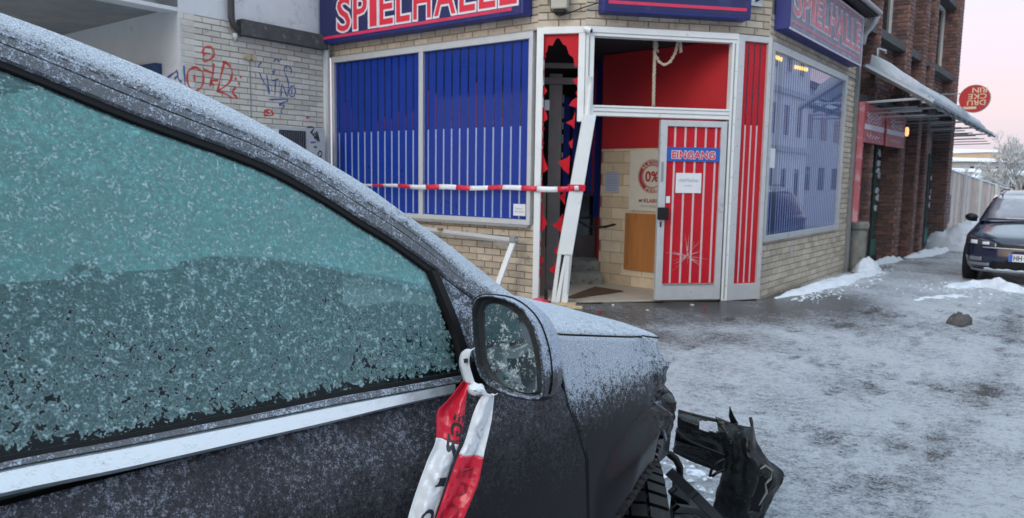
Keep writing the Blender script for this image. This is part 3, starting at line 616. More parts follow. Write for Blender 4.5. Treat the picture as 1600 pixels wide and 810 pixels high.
# wood and red scraps on the ground
wd = thing('broken_wood_piece', onground(880, 480), 'pale broken wooden batten lying at the foot of the splintered jamb', 'wood scrap')
def chip(p, a, l, w_, h, m, par, taper=.5, name='splinter'):
    u = Vector((math.cos(a), math.sin(a), 0)); f = Fr(p, u, (-u.y, u.x, 0)); P_ = f.pt; z = p.z
    mb = MB().hexa([P_(0, -w_/2, z), P_(l, -w_/2*taper, z), P_(l, w_/2*taper, z), P_(0, w_/2, z), P_(0, -w_/2, z+h), P_(l, -w_/2*taper, z+h*.7), P_(l, w_/2*taper, z+h*.7), P_(0, w_/2, z+h)]); return mb.build(name, m, par)
chip(onground(856, 481), .25, .32, .09, .045, M['rawwood'], wd, .4); chip(onground(886, 482), .1, .17, .07, .03, M['rawwood'], wd, .8); chip(onground(876, 477), .4, .2, .05, .03, M['rawwood'], wd, .3)
rc = thing('red_film_scrap', onground(835, 477), 'crumpled glossy red film scrap lying beside the white window post', 'scrap')
mb = MB(); rr = random.Random(2); pc = onground(838, 477)
rows = []
for i in range(7):
    rows.append([pc+Vector(((i-3)*.055+rr.uniform(-.01, .01), (j-2)*.05, max(.004, .09*math.exp(-((i-3.5)**2+(j-2)**2)*.25)+rr.uniform(-.015, .02)))) for j in range(5)])
mb.grid(rows).build('film', M['tape_red'], rc, thick=.004); chip(pc+Vector((.1, .05, .02)), 1.3, .14, .02, .16, M['black'], rc, .3, 'bent_strip')
# little shards and grit at the entrance
for i, (x, y, c_) in enumerate(((905, 480, 'red'), (958, 478, 'paper'), (1083, 478, 'paper'), (1100, 482, 'red'), (870, 490, 'red'), (1012, 486, 'paper'), (940, 488, 'red'))):
    o = chip(onground(x, y)+Vector((0, 0, .002)), rr.uniform(0, 3), rr.uniform(.03, .06), .03, .012, M[c_], None, .5, 'glass_splinter')
    tag(o, ('tiny red splinter ', 'tiny white splinter ', 'tiny white splinter ', 'tiny red splinter ', 'tiny red splinter ', 'tiny white splinter ', 'tiny red splinter ')[i]+('lying next to the broken batten', 'lying in front of the doormat', 'lying before the middle of the entrance door', 'lying under the right edge of the entrance door', 'nearest the viewer below the leaning jamb', 'lying before the left edge of the entrance door', 'lying alone in front of the doorway opening')[i], 'splinter', 'splinters on the pavement')
# broken window frame leaning at the left wall
bf = thing('broken_window_frame', LF.pt(.5, .2, 0), 'broken grey metal window frame leaning on the brick wall under the left window', 'window frame')
def bar(p0, p1, w_, d_, name, m, par):
    p0, p1 = Vector(p0), Vector(p1); t = (p1-p0).normalized(); a = t.cross(LF.n).normalized(); b_ = LF.n
    mb = MB().hexa([p0-a*w_-b_*d_, p0+a*w_-b_*d_, p0+a*w_+b_*d_, p0-a*w_+b_*d_, p1-a*w_-b_*d_, p1+a*w_-b_*d_, p1+a*w_+b_*d_, p1-a*w_+b_*d_]); return mb.build(name, m, par, bevel=.004)
bar(LF.pt(2.15, .14, .80), LF.pt(.17, .14, .72), .022, .02, 'top_bar', M['alu'], bf); bar(LF.pt(2.15, .17, .765), LF.pt(.2, .17, .68), .008, .02, 'lower_bar', M['alu_dark'], bf)
bar(LF.pt(.16, .16, .74), LF.pt(.34, .34, .01), .035, .015, 'side_bar', M['white'], bf); MB().box(LF, .13, .21, .12, .2, .69, .77).build('corner_joint', M['steel'], bf, bevel=.01)
MB().box(LF, 1.30, 1.37, .155, .19, .77, .80).build('fitting', pm('rusty_fitting', (.25, .14, .07), .8), bf)
# barrier tape across the facade
bt = thing('barrier_tape', LF.pt(1.5, .1, 1.35), 'red and white barrier tape stretched across the left shop window to the leaning jamb', 'barrier tape')
pts = [];
for i in range(61):
    t = i/60; p = LF.pt(3.4-3.35*t, .07+.03*math.sin(t*5), 1.335-.02*math.sin(t*math.pi)+.006*math.sin(t*23)); pts.append(p)
end = Vector((.745, 8.43, 1.345)); p0 = pts[-1]
for i in range(1, 13): t = i/12; pts.append(p0.lerp(end, t)+Vector((0, 0, -.015*math.sin(t*math.pi))))
acc = 0; seg = {'w': [], 'r': []}; col = 0; lim = .22; cur = [pts[0]]; n_ = 0
def tape_seg(ps, m):
    rows = []
    for k_, p in enumerate(ps):
        tw = .9*math.sin(p.x*3.1+p.y*2)+.3; h = .026*abs(math.cos(tw))+.006; d_ = .012*math.sin(tw)
        rows.append([p+LF.n*d_+Vector((0, 0, h)), p+Vector((0, 0, 0)), p-LF.n*d_-Vector((0, 0, h))])
    MB().grid(rows).build('red_band' if m == 'tape_red' else 'white_band', M[m], bt, smooth=True, thick=.002)
for i in range(1, len(pts)):
    acc += (pts[i]-pts[i-1]).length; cur.append(pts[i])
    if acc >= lim or i == len(pts)-1:
        tape_seg(cur, 'tape_red' if col else 'tape_white'); col ^= 1; lim = .2 if col else .26; acc = 0; cur = [pts[i]]
tb = MB(); tp = bot+(top-bot)*.615
for dz in (-.035,): tb.hexa([tp+sd*a+fw_*b_+dv*(dz+h) for h in (0, .075) for a, b_ in ((-.105, -.045), (.09, -.045), (.09, .05), (-.105, .05))])
tb.build('wrapped_band', M['tape_red'], bt)
# ---------------------------------------------------------------- left neighbour with graffiti wall and passage
nb = thing('neighbour_building', tuple(E0), 'pale rendered neighbour building with a graffiti brick wall and an open passage', 'building')
def nbox(fr, s0, s1, o0, o1, z0, z1, name, m): return MB().box(fr, s0, s1, o0, o1, z0, z1).build(name, m, nb)
LWl = 2.23
wl = nbox(LW, 0.0, LWl-.02, -.2, -.012, 0, 3.40, 'brick_wall', M['mortar_p'])
def top_z(s): return 3.40
BW = Bricks(); BW.wall(LW, .09, LWl-.02, .0, 3.38, .245, .0735, j=.010, o=-.014); BW.emit(wl, M['pale'])
nbox(LW, -.05, 6, -.25, .0, 3.385, 6.5, 'rendered_wall', M['render'])
nbox(LW, LWl-.03, LWl+.0, -.2, .004, 0, 3.385, 'corner_plaster', M['render2'])
nbox(PW, -.0, 6, -.2, .002, 0, 3.45, 'passage_wall', M['render2'])
mb = MB(); q = [LW.pt(LWl-.0, -.0, 3.43), LW.pt(7, -.0, 3.43), LW.pt(7, -7, 3.43), LW.pt(LWl, -7, 3.43)]
mb.poly_prism(q, Vector((0, 0, 1)), .1); mb.build('passage_ceiling', M['soffit'], nb)
nbox(PW, 5.2, 5.3, -.1, 5, 0, 3.42, 'passage_end', M['render2'])
df = MB(); b = df.box
b(PW, .42, 1.55, .0, .09, 2.68, 2.80); b(PW, .42, .54, .0, .08, 0, 2.68); b(PW, 1.43, 1.55, .0, .08, 0, 2.68); df = df.build('blue_door', M['bluedark'], nb)
MB().box(PW, .54, 1.43, .0, .02, 0, 2.68).build('door_leaf', M['bluedark'], df)
s0, z0_ = LW.px(505, 72, .1); s1, z1_ = LW.px(376, 34, .1)
nbox(LW, .08, s1, .0, .13, 3.225, 3.42, 'lintel', M['slab'])
nbox(LW, .0, .085, -.0, .05, 0, 3.40, 'corner_post', M['white'])
MB().tube([LF.pt(3.66, .05, 0), LF.pt(3.66, .05, 3.25), LF.pt(3.60, .07, 3.36), LF.pt(3.60, .08, 4.3)], .035, 10).build('white_downpipe', M['white'], nb, smooth=True)
sp_, zp_ = LW.px(362, 45, .08)
MB().tube([LW.pt(sp_, .08, 5.5), LW.pt(sp_, .08, 3.42), LW.pt(sp_-.02, .08, 3.34), LW.pt(sp_-.10, .07, 3.27), LW.pt(sp_-.17, .02, 3.25)], .042, 10).build('downpipe', M['pipe'], nb, smooth=True)
MB().tube([LW.pt(sp_-.08, .03, 3.24), LW.pt(sp_-.08, .03, 3.14)], [.045, .02], 8).build('lamp_socket', M['steel_w'], nb, smooth=True)
s_, z_ = LW.px(392, 90, .03)
for k_ in (0, .09): MB().tube([LW.pt(s_-.04+k_, .0, z_), LW.pt(s_-.04+k_, .05, z_)], .042, 12).build('junction_box', pm('yellowed_plastic', (.42, .36, .24), .6), nb)
nbox(LW, s_-.005, s_+.008, -.002, .014, 1.0, z_-.03, 'cable_duct', M['alu_dark'])
# graffiti: spray lines on the bricks
def spray(fr, pxs, m, w_, parent, name='graffiti', o=.006, close=False):
    P_ = [fr.px(x, y, o) for x, y in pxs]; sm = []
    for i in range(len(P_)-1):
        p0 = Vector(P_[max(i-1, 0)]); p1 = Vector(P_[i]); p2 = Vector(P_[i+1]); p3 = Vector(P_[min(i+2, len(P_)-1)])
        for k_ in range(5):
            t = k_/5; sm.append(.5*((2*p1)+(p2-p0)*t+(2*p0-5*p1+4*p2-p3)*t*t+(3*p1-3*p2+p3-p0)*t**3))
    sm.append(Vector(P_[-1])); mb = MB(); rows = []
    for i, p in enumerate(sm):
        d_ = sm[min(i+1, len(sm)-1)]-sm[max(i-1, 0)]; q_ = Vector((-d_.y, d_.x)); q_ = q_.normalized() if q_.length > 1e-6 else Vector((0, 1)); ww = w_*(.85+.3*math.sin(i*.9))/2
        rows.append([fr.pt(p.x-q_.x*ww, o, p.y-q_.y*ww), fr.pt(p.x+q_.x*ww, o, p.y+q_.y*ww)])
    mb.grid(rows); return mb.build(name, m, parent, weld=False)
Z = lambda pts: [(200+x/3.115, y/3.115) for x, y in pts]
for st_ in ([(360, 265), (375, 230), (410, 235), (418, 270), (385, 298), (365, 290), (372, 262), (400, 262)], [(330, 330), (295, 345), (290, 400), (320, 445), (360, 420), (365, 360), (335, 330), (310, 328)], [(322, 365), (325, 400)],
            [(370, 340), (420, 360)], [(418, 310), (412, 360), (400, 420)], [(400, 395), (420, 420)], [(470, 300), (450, 380), (435, 450)], [(470, 298), (505, 340), (495, 400), (435, 445)], [(460, 300), (480, 310)], [(435, 445), (480, 460), (540, 505)], [(525, 425), (508, 450), (530, 475), (538, 505)],
            [(520, 380), (530, 388)], [(545, 374), (552, 380)], [(535, 405), (545, 410)], [(440, 392), (400, 392)]):
    spray(LW, Z(st_), M['sp_red'], .028, nb)
for st_ in ([(650, 300), (635, 330), (650, 380), (680, 430), (685, 460)], [(710, 300), (722, 288), (735, 298), (748, 286)], [(700, 345), (715, 360)], [(715, 340), (705, 365)], [(675, 365), (690, 460)], [(700, 395), (735, 385)], [(718, 390), (715, 465)], [(745, 470), (750, 410), (775, 470), (780, 400), (760, 345), (775, 320), (795, 340), (792, 362)],
            [(790, 430), (782, 455), (800, 472), (815, 450), (805, 420), (790, 425)], [(797, 435), (798, 460)], [(685, 485), (780, 486), (735, 510), (760, 515), (745, 540), (750, 552)]):
    spray(LW, Z(st_), M['sp_blue'], .018, nb)
for st_ in ([(662, 545), (690, 535), (705, 560), (670, 562), (662, 548)], [(672, 548), (692, 552)], [(868, 575), (880, 572)]): spray(LW, Z(st_), M['sp_red'], .03, nb)
for st_ in ([(185, 385), (225, 355), (240, 345)], [(215, 338), (275, 318)], [(272, 320), (278, 415)], [(240, 350), (245, 385), (262, 400)], [(225, 385), (240, 372)]):
    spray(PW if False else LW, Z([(x+0, y) for x, y in st_]) if False else [(200+x/3.115, y/3.115) for x, y in st_ if x > 258] or [(284, 103), (285, 104)], M['sp_blue'], .02, nb) if any(x > 262 for x, y in st_) else spray(PW, Z(st_), M['sp_blue'], .03, nb)
# air conditioner
s1, zt = LW.px(412, 188, .3); s0, _ = LW.px(508, 196, .3)
ac = thing('air_conditioner', LW.pt(.6, .0, 1.4), 'grey wall-mounted air conditioner unit with black scribbles, half hidden by the frosted car', 'air conditioner')
s0 = .14
g0 = LW.px(478, 215, .3)[0]; g1 = LW.px(436, 215, .3)[0]; s1 = LW.px(416, 190, .3)[0]; s0 = LW.px(508, 215, .3)[0]
MB().box(LW, s0, s1, .02, .30, 1.40, 2.10).build('casing', M['acwhite'], ac, bevel=.012)
gr_ = MB(); gr_.box(LW, g0, g1, .295, .304, 1.48, 2.04); gr_ = gr_.build('fan_grille', M['black'], ac)
for i in range(14): a = g0+.01+i*(g1-g0-.03)/13; MB().box(LW, a, a+.008, .303, .309, 1.49, 2.03).build('grille_bar', M['steel'], gr_)
MB().box(LW, g1+.01, g1+.13, .3, .31, 1.90, 2.04).build('label_plate', M['paper'], ac); MB().box(LW, g1+.03, g1+.11, .309, .313, 1.95, 1.975).build('label_print', M['black'], ac)
Z2 = lambda pts: [(200+x/3.115, y/3.115) for x, y in pts]
for st_, mm_ in (([(872, 620), (905, 622), (888, 650)], 'sp_black'), ([(890, 640), (925, 690)], 'sp_black'), ([(908, 645), (932, 690), (918, 640)], 'sp_black'), ([(905, 672), (930, 670)], 'sp_black'), ([(888, 695), (915, 692)], 'sp_blue'), ([(905, 715), (920, 718)], 'sp_black'), ([(930, 735), (945, 745), (935, 765), (925, 750), (932, 737)], 'sp_black'), ([(895, 745), (912, 770)], 'sp_black')):
    spray(LW, Z2(st_), M[mm_], .022, ac, o=.303)
MB().tube([LW.pt(s_+.0, .03, 2.0), LW.pt(s1+.12, .06, 1.9), LW.pt(s1+.12, .06, 1.2)], .02, 8).build('pipe', M['pipe'], ac)
MB().box(LW, s1+.12, s1+.3, .02, .08, 1.95, 2.14).build('switch_box', pm('green_box', (.05, .10, .08), .5), ac)
# ---------------------------------------------------------------- dark brick building on the right
BBu = Vector((.635, .772, 0)).normalized(); BBn = Vector((BBu.y, -BBu.x, 0)); BP = D+uR*4.32; BB = Fr(BP, BBu, BBn)
bbd = thing('brick_building', tuple(BP), 'dark red-brown brick building with deep pillars and a snowy glass canopy', 'building')
def pbox(fr, s0, s1, o0, o1, z0, z1, name, m, par): return MB().box(fr, s0, s1, o0, o1, z0, z1).build(name, m, par)
IN = -.36; ZT = 9.0
S_ = lambda x, o=0: BB.px(x, 300, o)[0]
pil = [(S_(1357), S_(1359.5)), (S_(1402), S_(1408)), (S_(1427), S_(1432)), (S_(1441), S_(1445)), (S_(1477.5), S_(1477.5)+.5)]
sE = pil[-1][1]
body = MB().box(BB, 0, sE-.02, -6, IN-.02, -1.5, ZT).build('wall', M['mortar_d'], bbd)
BW2 = Bricks()
frw = BB.off(0)
prev = 0.0
for k, (a, b_) in enumerate(pil):
    pbox(BB, a+.0, b_, IN-.02, -.0, -1.5, ZT, 'pillar', M['mortar_d'], bbd)
    side = Fr(BB.pt(a, IN-.02, 0), BB.n, -BB.u)                       # face turned to the street corner
    BW2.wall(side, 0, -IN+.02, -.6, ZT-2, .205, .083, j=.012, phase=.2*k)
    BW2.wall(BB, a, b_, -.6, ZT-2, .205, .083, j=.012, phase=.3*k)
    # spandrel and window between the pillars
    if k > 0 or True:
        p0, p1 = prev, a
        if p1-p0 > .5:
            o_ = IN+.10
            pbox(BB, p0, p1, IN-.02, o_, 2.95, 4.05, 'spandrel', M['mortar_d'], bbd)
            BW2.wall(BB, p0+.002, p1-.02, 3.0, 4.02, .205, .083, j=.012, o=o_)
            pbox(BB, p0, p1, IN-.02, o_, 5.95, 6.9, 'spandrel', M['mortar_d'], bbd); BW2.wall(BB, p0+.002, p1-.02, 5.98, 6.9, .205, .083, j=.012, o=o_)
            pbox(BB, p0+.01, p1-.01, IN, -.03, 4.05, 4.20, 'window_sill', M['slab'], bbd); pbox(BB, p0+.01, p1-.01, IN, -.06, 5.82, 5.95, 'lintel', M['slab'], bbd)
            wf = MB(); q = .06; b2 = wf.box
            b2(BB, p0+.02, p0+.02+q, IN-.01, IN+.05, 4.2, 5.82); b2(BB, p1-.02-q, p1-.02, IN-.01, IN+.05, 4.2, 5.82); b2(BB, p0+.08, p1-.08, IN-.01, IN+.05, 4.2, 4.26); b2(BB, p0+.08, p1-.08, IN-.01, IN+.05, 5.76, 5.82); m_ = (p0+p1)/2; b2(BB, m_-.03, m_+.03, IN-.01, IN+.05, 4.26, 5.76)
            wf = wf.build('window', M['white'], bbd); pbox(BB, p0+.08, p1-.08, IN-.005, IN+.01, 4.26, 5.76, 'pane', M['darkglass'], wf)
    prev = b_
# ground floor shopfronts in the recesses
def shopfront(p0, p1, z1, parent, stick, seed):
    t = MB(); b2 = t.box
    b2(BB, p0, p0+.06, IN, IN+.06, -.1, z1); b2(BB, p1-.06, p1, IN, IN+.06, -.1, z1); b2(BB, p0+.06, p1-.06, IN, IN+.06, z1-.06, z1); b2(BB, p0+.06, p1-.06, IN, IN+.06, -.1, -.02)
    t = t.build('shop_door', pm('dark_green_frame', (.03, .06, .055), .4), parent)
    pbox(BB, p0+.06, p1-.06, IN+.01, IN+.025, .32, z1-.06, 'door_glass', M['doorglass'], t); pbox(BB, p0+.06, p1-.06, IN+.01, IN+.035, -.02, .32, 'kick_panel', pm('teal_panel', (.08, .22, .19), .5), t)
    r = random.Random(seed)
    for z in stick:
        mb = MB(); ns = 9; c = (p0+p1)/2+r.uniform(-.05, .1)
        mb.poly_prism([BB.pt(c+math.cos(2*math.pi*i/ns)*r.uniform(.10, .2), IN+.026, z+math.sin(2*math.pi*i/ns)*r.uniform(.05, .09)) for i in range(ns)], BB.n, .003); mb.build('sticker', M['paper'], t)
shopfront(S_(1360, IN), S_(1376, IN), 2.2, bbd, (2.05, 1.85, 1.62, 1.3, 1.15, .95, 1.7), 4)
shopfront(S_(1445, IN), S_(1459, IN), 2.2, bbd, (1.6, 1.25, 1.1, .9), 9)
pbox(BB, .02, .30, IN-.0, IN+.2, -.2, 2.2, 'recess_frame', M['darkdoor'], bbd)
pbox(BB, .3, S_(1357)-.01, IN-.1, IN+.02, -.2, 2.2, 'recess_door', M['darkglass'], bbd)
# brick returns in the shop recesses
for a, b_ in ((pil[0][1]+.001, S_(1360, IN)), (S_(1376, IN), pil[1][0]), (pil[1][1], pil[2][0]), (pil[2][1], pil[3][0])):
    if b_-a > .1: BW2.wall(BB, a, b_-.003, -.6, 2.9, .205, .083, j=.012, o=IN-.018)
BW2.emit(body, M['brown'], th=.02)
pbox(BB, -.0, sE, IN-.05, IN+.30, 2.86, 2.97, 'canopy_beam', M['slab'], bbd)
pbox(BB, -.03, .0, -.5, .02, -.3, 8, 'edge_trim', M['steel'], bbd)
# red fascia panels
for i, (x0, x1) in enumerate(((1345, 1380.5), (1384, 1413))):
    s0, s1 = BB.px(x0, 190, .05)[0], BB.px(x1, 190, .05)[0]
    zt, zb = (2.78, 2.14)
    t = thing('red_shop_panel', BB.pt((s0+s1)/2, .03, zb), ('nearer' if i == 0 else 'farther')+' red fascia panel with faded white writing under the snowy canopy', 'shop sign')
    pbox(BB, s0, s1, .021, .07, zb, zt, 'panel', M['redsign'], t); pbox(BB, s0+.05, s1-.02, .0705, .074, zb+.22, zb+.31, 'white_band', M['letter_white_f'], t)
    r = random.Random(i+3)
    for j in range(3):
        scribble(BB, s0+.25+.03*j, s1-.25, zt-.16-.06*j, .05, .075, M['letter_white_f'], t, w=.022, seed=j+i*5, n=16, name='faded_lettering')
    scribble(BB, s0+.35, s1-.3, zb+.11, .045, .075, M['letter_white_f'], t, w=.02, seed=33+i, n=15, name='faded_lettering')
t = thing('red_side_panel', BB.pt(.0, .1, 2), 'narrow pink-red vertical panel at the edge between pale and dark brick buildings', 'sign panel')
pbox(BB, .0, .03, .025, .13, .78, 2.8, 'panel', M['redsign'], t); pbox(BB, -.004, .0, .035, .12, .8, 2.78, 'faded_face', pm('pink_face', (.55, .16, .18), .5, col2=(.6, .35, .37), c2s=6), t)
# conduit, lamp
MB().tube([BB.pt(.95, .03, 3.2), BB.pt(.95, .03, 3.78), BB.pt(1.35, .05, 3.80), BB.pt(1.4, .05, 3.76)], .022, 8).build('pipe', M['steel_w'], bbd, smooth=True)
lm = thing('wall_lamp', BB.pt(pil[1][1], .1, 2.45), 'small glowing orange lamp on a brick pillar under the canopy', 'lamp')
em = bpy.data.materials.new('lamp_glow'); em.use_nodes = True; em.node_tree.nodes['Principled BSDF'].inputs['Emission Color'].default_value = (1, .42, .12, 1); em.node_tree.nodes['Principled BSDF'].inputs['Emission Strength'].default_value = 1.1
c = at(1417, 206, BB.pt(pil[1][1], .15, 0).y)
MB().tube([c+Vector((0, 0, -.09)), c+Vector((0, 0, -.05)), c+Vector((0, 0, .05)), c+Vector((0, 0, .09))], [.02, .036, .036, .02], 12).build('glass', em, lm, smooth=True); MB().tube([c+Vector((0, 0, .09)), c+Vector((0, 0, .13))], .035, 10).build('cap', M['black'], lm)
MB().tube([c, BB.pt(pil[1][1], .0, c.z)], .012, 6).build('arm', M['black'], lm)
# ---------------------------------------------------------------- canopy
cy = thing('glass_canopy', RF.pt(5, .3, 3), 'sloping glass canopy with steel rods and a thick layer of snow on top', 'canopy')
CS, CE, O1, ZW, ZO = 4.72, 15.3, .95, 3.46, 2.87
def cz(o): return ZW+(ZO-ZW)*o/O1
mb = MB(); P_ = RF.pt; 
pl = lambda s, o, dz: P_(s, o, cz(o)+dz)
nseg = 6
for i in range(nseg):
    a = CS+(CE-CS)*i/nseg; b_ = CS+(CE-CS)*(i+1)/nseg-.02
    MB().hexa([pl(a, .05, 0), pl(b_, .05, 0), pl(b_, O1+.12, 0), pl(a, O1+.12, 0), pl(a, .05, .02), pl(b_, .05, .02), pl(b_, O1+.12, .02), pl(a, O1+.12, .02)]).build('glass_panel', M['milky'], cy)
MB().tube([pl(CS, O1, -.04), pl(CE, O1, -.04)], .05, 10).build('outer_beam', M['steel'], cy, smooth=True)
MB().tube([pl(CS, .0, -.04), pl(CE, .0, -.04)], .05, 8).build('wall_beam', M['steel'], cy)
MB().tube([pl(CS, O1-.22, -.10), pl(CE, O1-.22, -.10)], .03, 8).build('inner_beam', M['steel'], cy)
for i in range(nseg*2+1):
    s = CS+(CE-CS)*i/(nseg*2); MB().tube([pl(s, .0, -.05), pl(s, O1+.1, -.05)], .028 if i else .05, 6).build('rafter', M['steel'], cy)
for i, s in enumerate((4.75, 6.5, 8.3, 10.3, 12.4, 15.2)):
    MB().tube([P_(s, -.3, 2.80), P_(s, O1-.02, 2.84)], .022, 6).build('tie_rod', M['steel_w'], cy); MB().tube([P_(s, O1-.02, 2.76), P_(s, O1-.02, 2.9)], .055, 8).build('connector', M['steel_w'], cy)
    for dz in (.10, .17, .24): MB().tube([P_(s+.15, -.3, 2.80-dz), P_(s+.15, O1-.25+dz, 2.82-dz)], .012, 5).build('rod', M['steel'], cy)
rows = []
for i in range(80):
    s = CS+.03+(CE-.1-CS)*i/79; h = .13+.06*N3((s*1.1, 0, 0), 1, 3)+.02*N3((s*6, 0, 0), 1, 5)
    e_ = O1-.14+.06*N3((s*2.3, 4, 0))
    rows.append([pl(s, .06, .021), pl(s, .08, .02+h*1.3), pl(s, .3, .03+h*1.25), pl(s, .5, .03+h), pl(s, e_-.06, .02+h*.9), pl(s, e_, .02+h*.4), pl(s, e_-.01, .021)])
mb = MB(); mb.grid(rows); mb.face(rows[0]); mb.face(rows[-1][::-1]); mb.build('snow_layer', M['snow_t'], cy, smooth=True)
# ---------------------------------------------------------------- round sign, hung upside down
cS = RF.pt(10.6, 1.0, 0); c = at(1523, 154.5, cS.y); R_s = .295
rsn = thing('round_sign', tuple(c), 'round red sign with upside-down cream letters on two thin arms from the brick building', 'sign')
def rpt(u, v, d): return c+nR*(u*R_s)+Vector((0, 0, v*R_s))-uR*d
mb = MB(); n_ = 56
mb.grid([[rpt(math.cos(2*math.pi*i/n_)*r, math.sin(2*math.pi*i/n_)*r, d) for i in range(n_)] for r, d in ((0.001, .05), (1, .05), (1.03, .035), (1.03, -.035), (1, -.05), (.001, -.05))], True); mb.build('disc', M['redsign2'], rsn)
mb = MB(); mb.grid([[rpt(math.cos(2*math.pi*i/n_)*r, math.sin(2*math.pi*i/n_)*r, d) for i in range(n_)] for r, d in ((1.0, .052), (1.04, .036), (1.04, -.036), (1.0, -.052))], True); mb.build('rim', M['steelgrey'], rsn)
for body_, (u0, u1, v0, v1) in (('RIN', (-.17, .77, .42, .80)), ('CKE', (-.40, .77, -.03, .34)), ('DRU', (-.45, .73, -.50, -.12))):
    text('lettering', body_, lambda u, v, d, q=(u0, u1, v0, v1): rpt(q[0]+(q[1]-q[0])*(1-u), q[2]+(q[3]-q[2])*(1-v), .052+d), M['signcream'], rsn, .012)
mb = MB(); mb.face([rpt(-.75, -.60, .053), rpt(-.60, -.79, .053), rpt(.17, -.79, .053), rpt(.17, -.60, .053)]); mb.build('cream_bar', M['signcream'], rsn, weld=False)
for v in (.42, -.50): MB().tube([rpt(-.9, v, 0), rpt(-3.4, v+.05, 0)], .012, 6).build('arm', M['steel'], rsn)
# ---------------------------------------------------------------- concrete bin
bp = RF.pt(4.86, .0, 0); bp.z = gz(bp.x, bp.y)-.02
bn_ = thing('concrete_bin', tuple(bp), 'weathered grey concrete litter bin standing at the corner of the arcade', 'litter bin')
def lathe(c, prof, n=24, sq=0): return [[Vector((c.x+r*math.cos(2*math.pi*i/n), c.y+r*math.sin(2*math.pi*i/n), c.z+z)) for i in range(n)] for r, z in prof]
mb = MB(); rr_ = lathe(bp, ((.155, 0), (.165, .02), (.165, .70), (.15, .72))); mb.grid(rr_, True); mb.face(rr_[0][::-1]); mb.face(rr_[-1]); mb.build('body', M['concrete'], bn_)
mb = MB(); rr_ = lathe(bp, ((.12, .70), (.19, .72), (.20, .74), (.20, .81), (.18, .845), (.10, .85), (.09, .80))); mb.grid(rr_, True); mb.face(rr_[-1]); mb.face(rr_[0][::-1]); mb.build('lid', M['concrete'], bn_)
# ---------------------------------------------------------------- ground
def segd(x, y, a, b):
    p = Vector((x, y)); a = Vector((a.x, a.y)); b = Vector((b.x, b.y)); t = max(0, min(1, (p-a).dot(b-a)/(b-a).length_squared)); return (p-(a+(b-a)*t)).length
def ramp(v0, v1, pts):
    r = []; x = v0
    while x < v1:
        r.append(x)
        for lim_, st_ in pts:
            if x < lim_: x += st_; break
    r.append(v1); return r
xs = ramp(-14, 60, ((-3, .8), (-1, .15), (6, .05), (10, .08), (16, .3), (60, 2))); ys = ramp(-9, 90, ((1.5, .8), (5.5, .045), (8.5, .06), (14, .13), (24, .4), (90, 2)))
rG = random.Random(12); FTP = []
for i in range(150):
    k_ = rG.choice((0, 1)); q_ = rG.uniform(0, 1); px_ = 1.2+q_*4.2+rG.gauss(0, .9); py_ = 3.0+q_*6+rG.gauss(0, .6); a_ = math.atan2(.793, .609)+rG.gauss(0, .35)+(math.pi if k_ else 0); FTP.append((px_, py_, math.cos(a_), math.sin(a_)))
def prints(x, y):
    r = 0
    for (a, b_, c_, s_) in FTP:
        dx, dy = x-a, y-b_
        if abs(dx) < .25 and abs(dy) < .25:
            u = (dx*c_+dy*s_)/.16; v = (-dx*s_+dy*c_)/.06; e = u*u+v*v
            if e < 1: r = max(r, 1-e*e)
            elif e < 2.2: r = min(r, -.35*(2.2-e)) if r <= 0 else r
    return r
def ruts(t, s):
    r = 0
    for c_ in (2.55, 4.0, 4.35, 5.7, 6.1): r = max(r, math.exp(-((t-c_-.12*math.sin(s*.5+c_)-.05*N3((s, c_, 0), 1.5))/.10)**2))
    return r
mb = MB(); rows = []; ice = []
for y in ys:
    row = []
    for x in xs:
        d = min(segd(x, y, A, B), segd(x, y, B, Cn), segd(x, y, Cn, D)); near = (y < 9 and x < 11)
        dl_ = segd(x, y, A, E0)
        bare = max(0, 1-max(0, d-.75)/1.2); q = Vector((x, y, 0))-D; s = q.dot(uR); t = q.dot(nR)
        if s > 4: bare = max(bare, (1-max(0, t-.2)/.6)*.8)
        if s > 5: bare = max(bare, .35)
        bare = max(bare, max(0, 1-dl_/1.2)*.8, .75*math.exp(-((x-6.3)**2/2.2+(y-7.4)**2/.5)), .8*max(0, 1-abs((y-6.9)+.06*(x+1))/.9)*(1 if x < 1.0 else max(0, 1-(x-1)/2.2)))
        ic = 1-bare+.35*N3((x, y, 0), .9)+.2*N3((x, y, 0), 2.7, 2)
        z = gz(x, y)+(.014*N3((x, y, 0), 1.1, 4)+.012*max(0, N3((x*.8+y*.6, y*.9-x*.7, 0), 4.5, 6))+.007*N3((x, y, 0), 11, 8))*(min(1, d/.4) if near or d < 1 else 1)*max(0, min(1, ic))
        if PW.P and (Vector((x, y, 0))-LF.P).dot(LF.n) < -.02 and (Vector((x, y, 0))-RF.P).dot(RF.n) < -.02 and (Vector((x, y, 0))-MP.P).dot(MP.n) < -.02: z = gz(x, y)-.05
        if 2.3 < y < 12 and ic > .2: fp = prints(x, y); ru = ruts(t, s)*(.5+.5*N3((s, t, 0), .9, 9)); z -= .013*fp+.014*ru; ic += -.28*max(0, fp)+.2*max(0, -fp)-.30*ru
        row.append(Vector((x, y, z))); ice.append(max(0, min(1.25, ic+.15)))
    rows.append(row)
mb.grid(rows)
gm = bpy.data.materials.new('icy_snow_ground'); n, l, b = nodes(gm); ge = n.new('ShaderNodeNewGeometry'); pos = ge.outputs['Position']
an = n.new('ShaderNodeAttribute'); an.attribute_name = 'ice'
mp = n.new('ShaderNodeMapping'); mp.inputs['Rotation'].default_value = (0, 0, R_(-38)); mp.inputs['Scale'].default_value = (1.0, .55, 1); l.new(pos, mp.inputs[0])
mp2 = n.new('ShaderNodeMapping'); mp2.inputs['Rotation'].default_value = (0, 0, R_(24)); mp2.inputs['Scale'].default_value = (.7, 1.1, 1); l.new(pos, mp2.inputs[0])
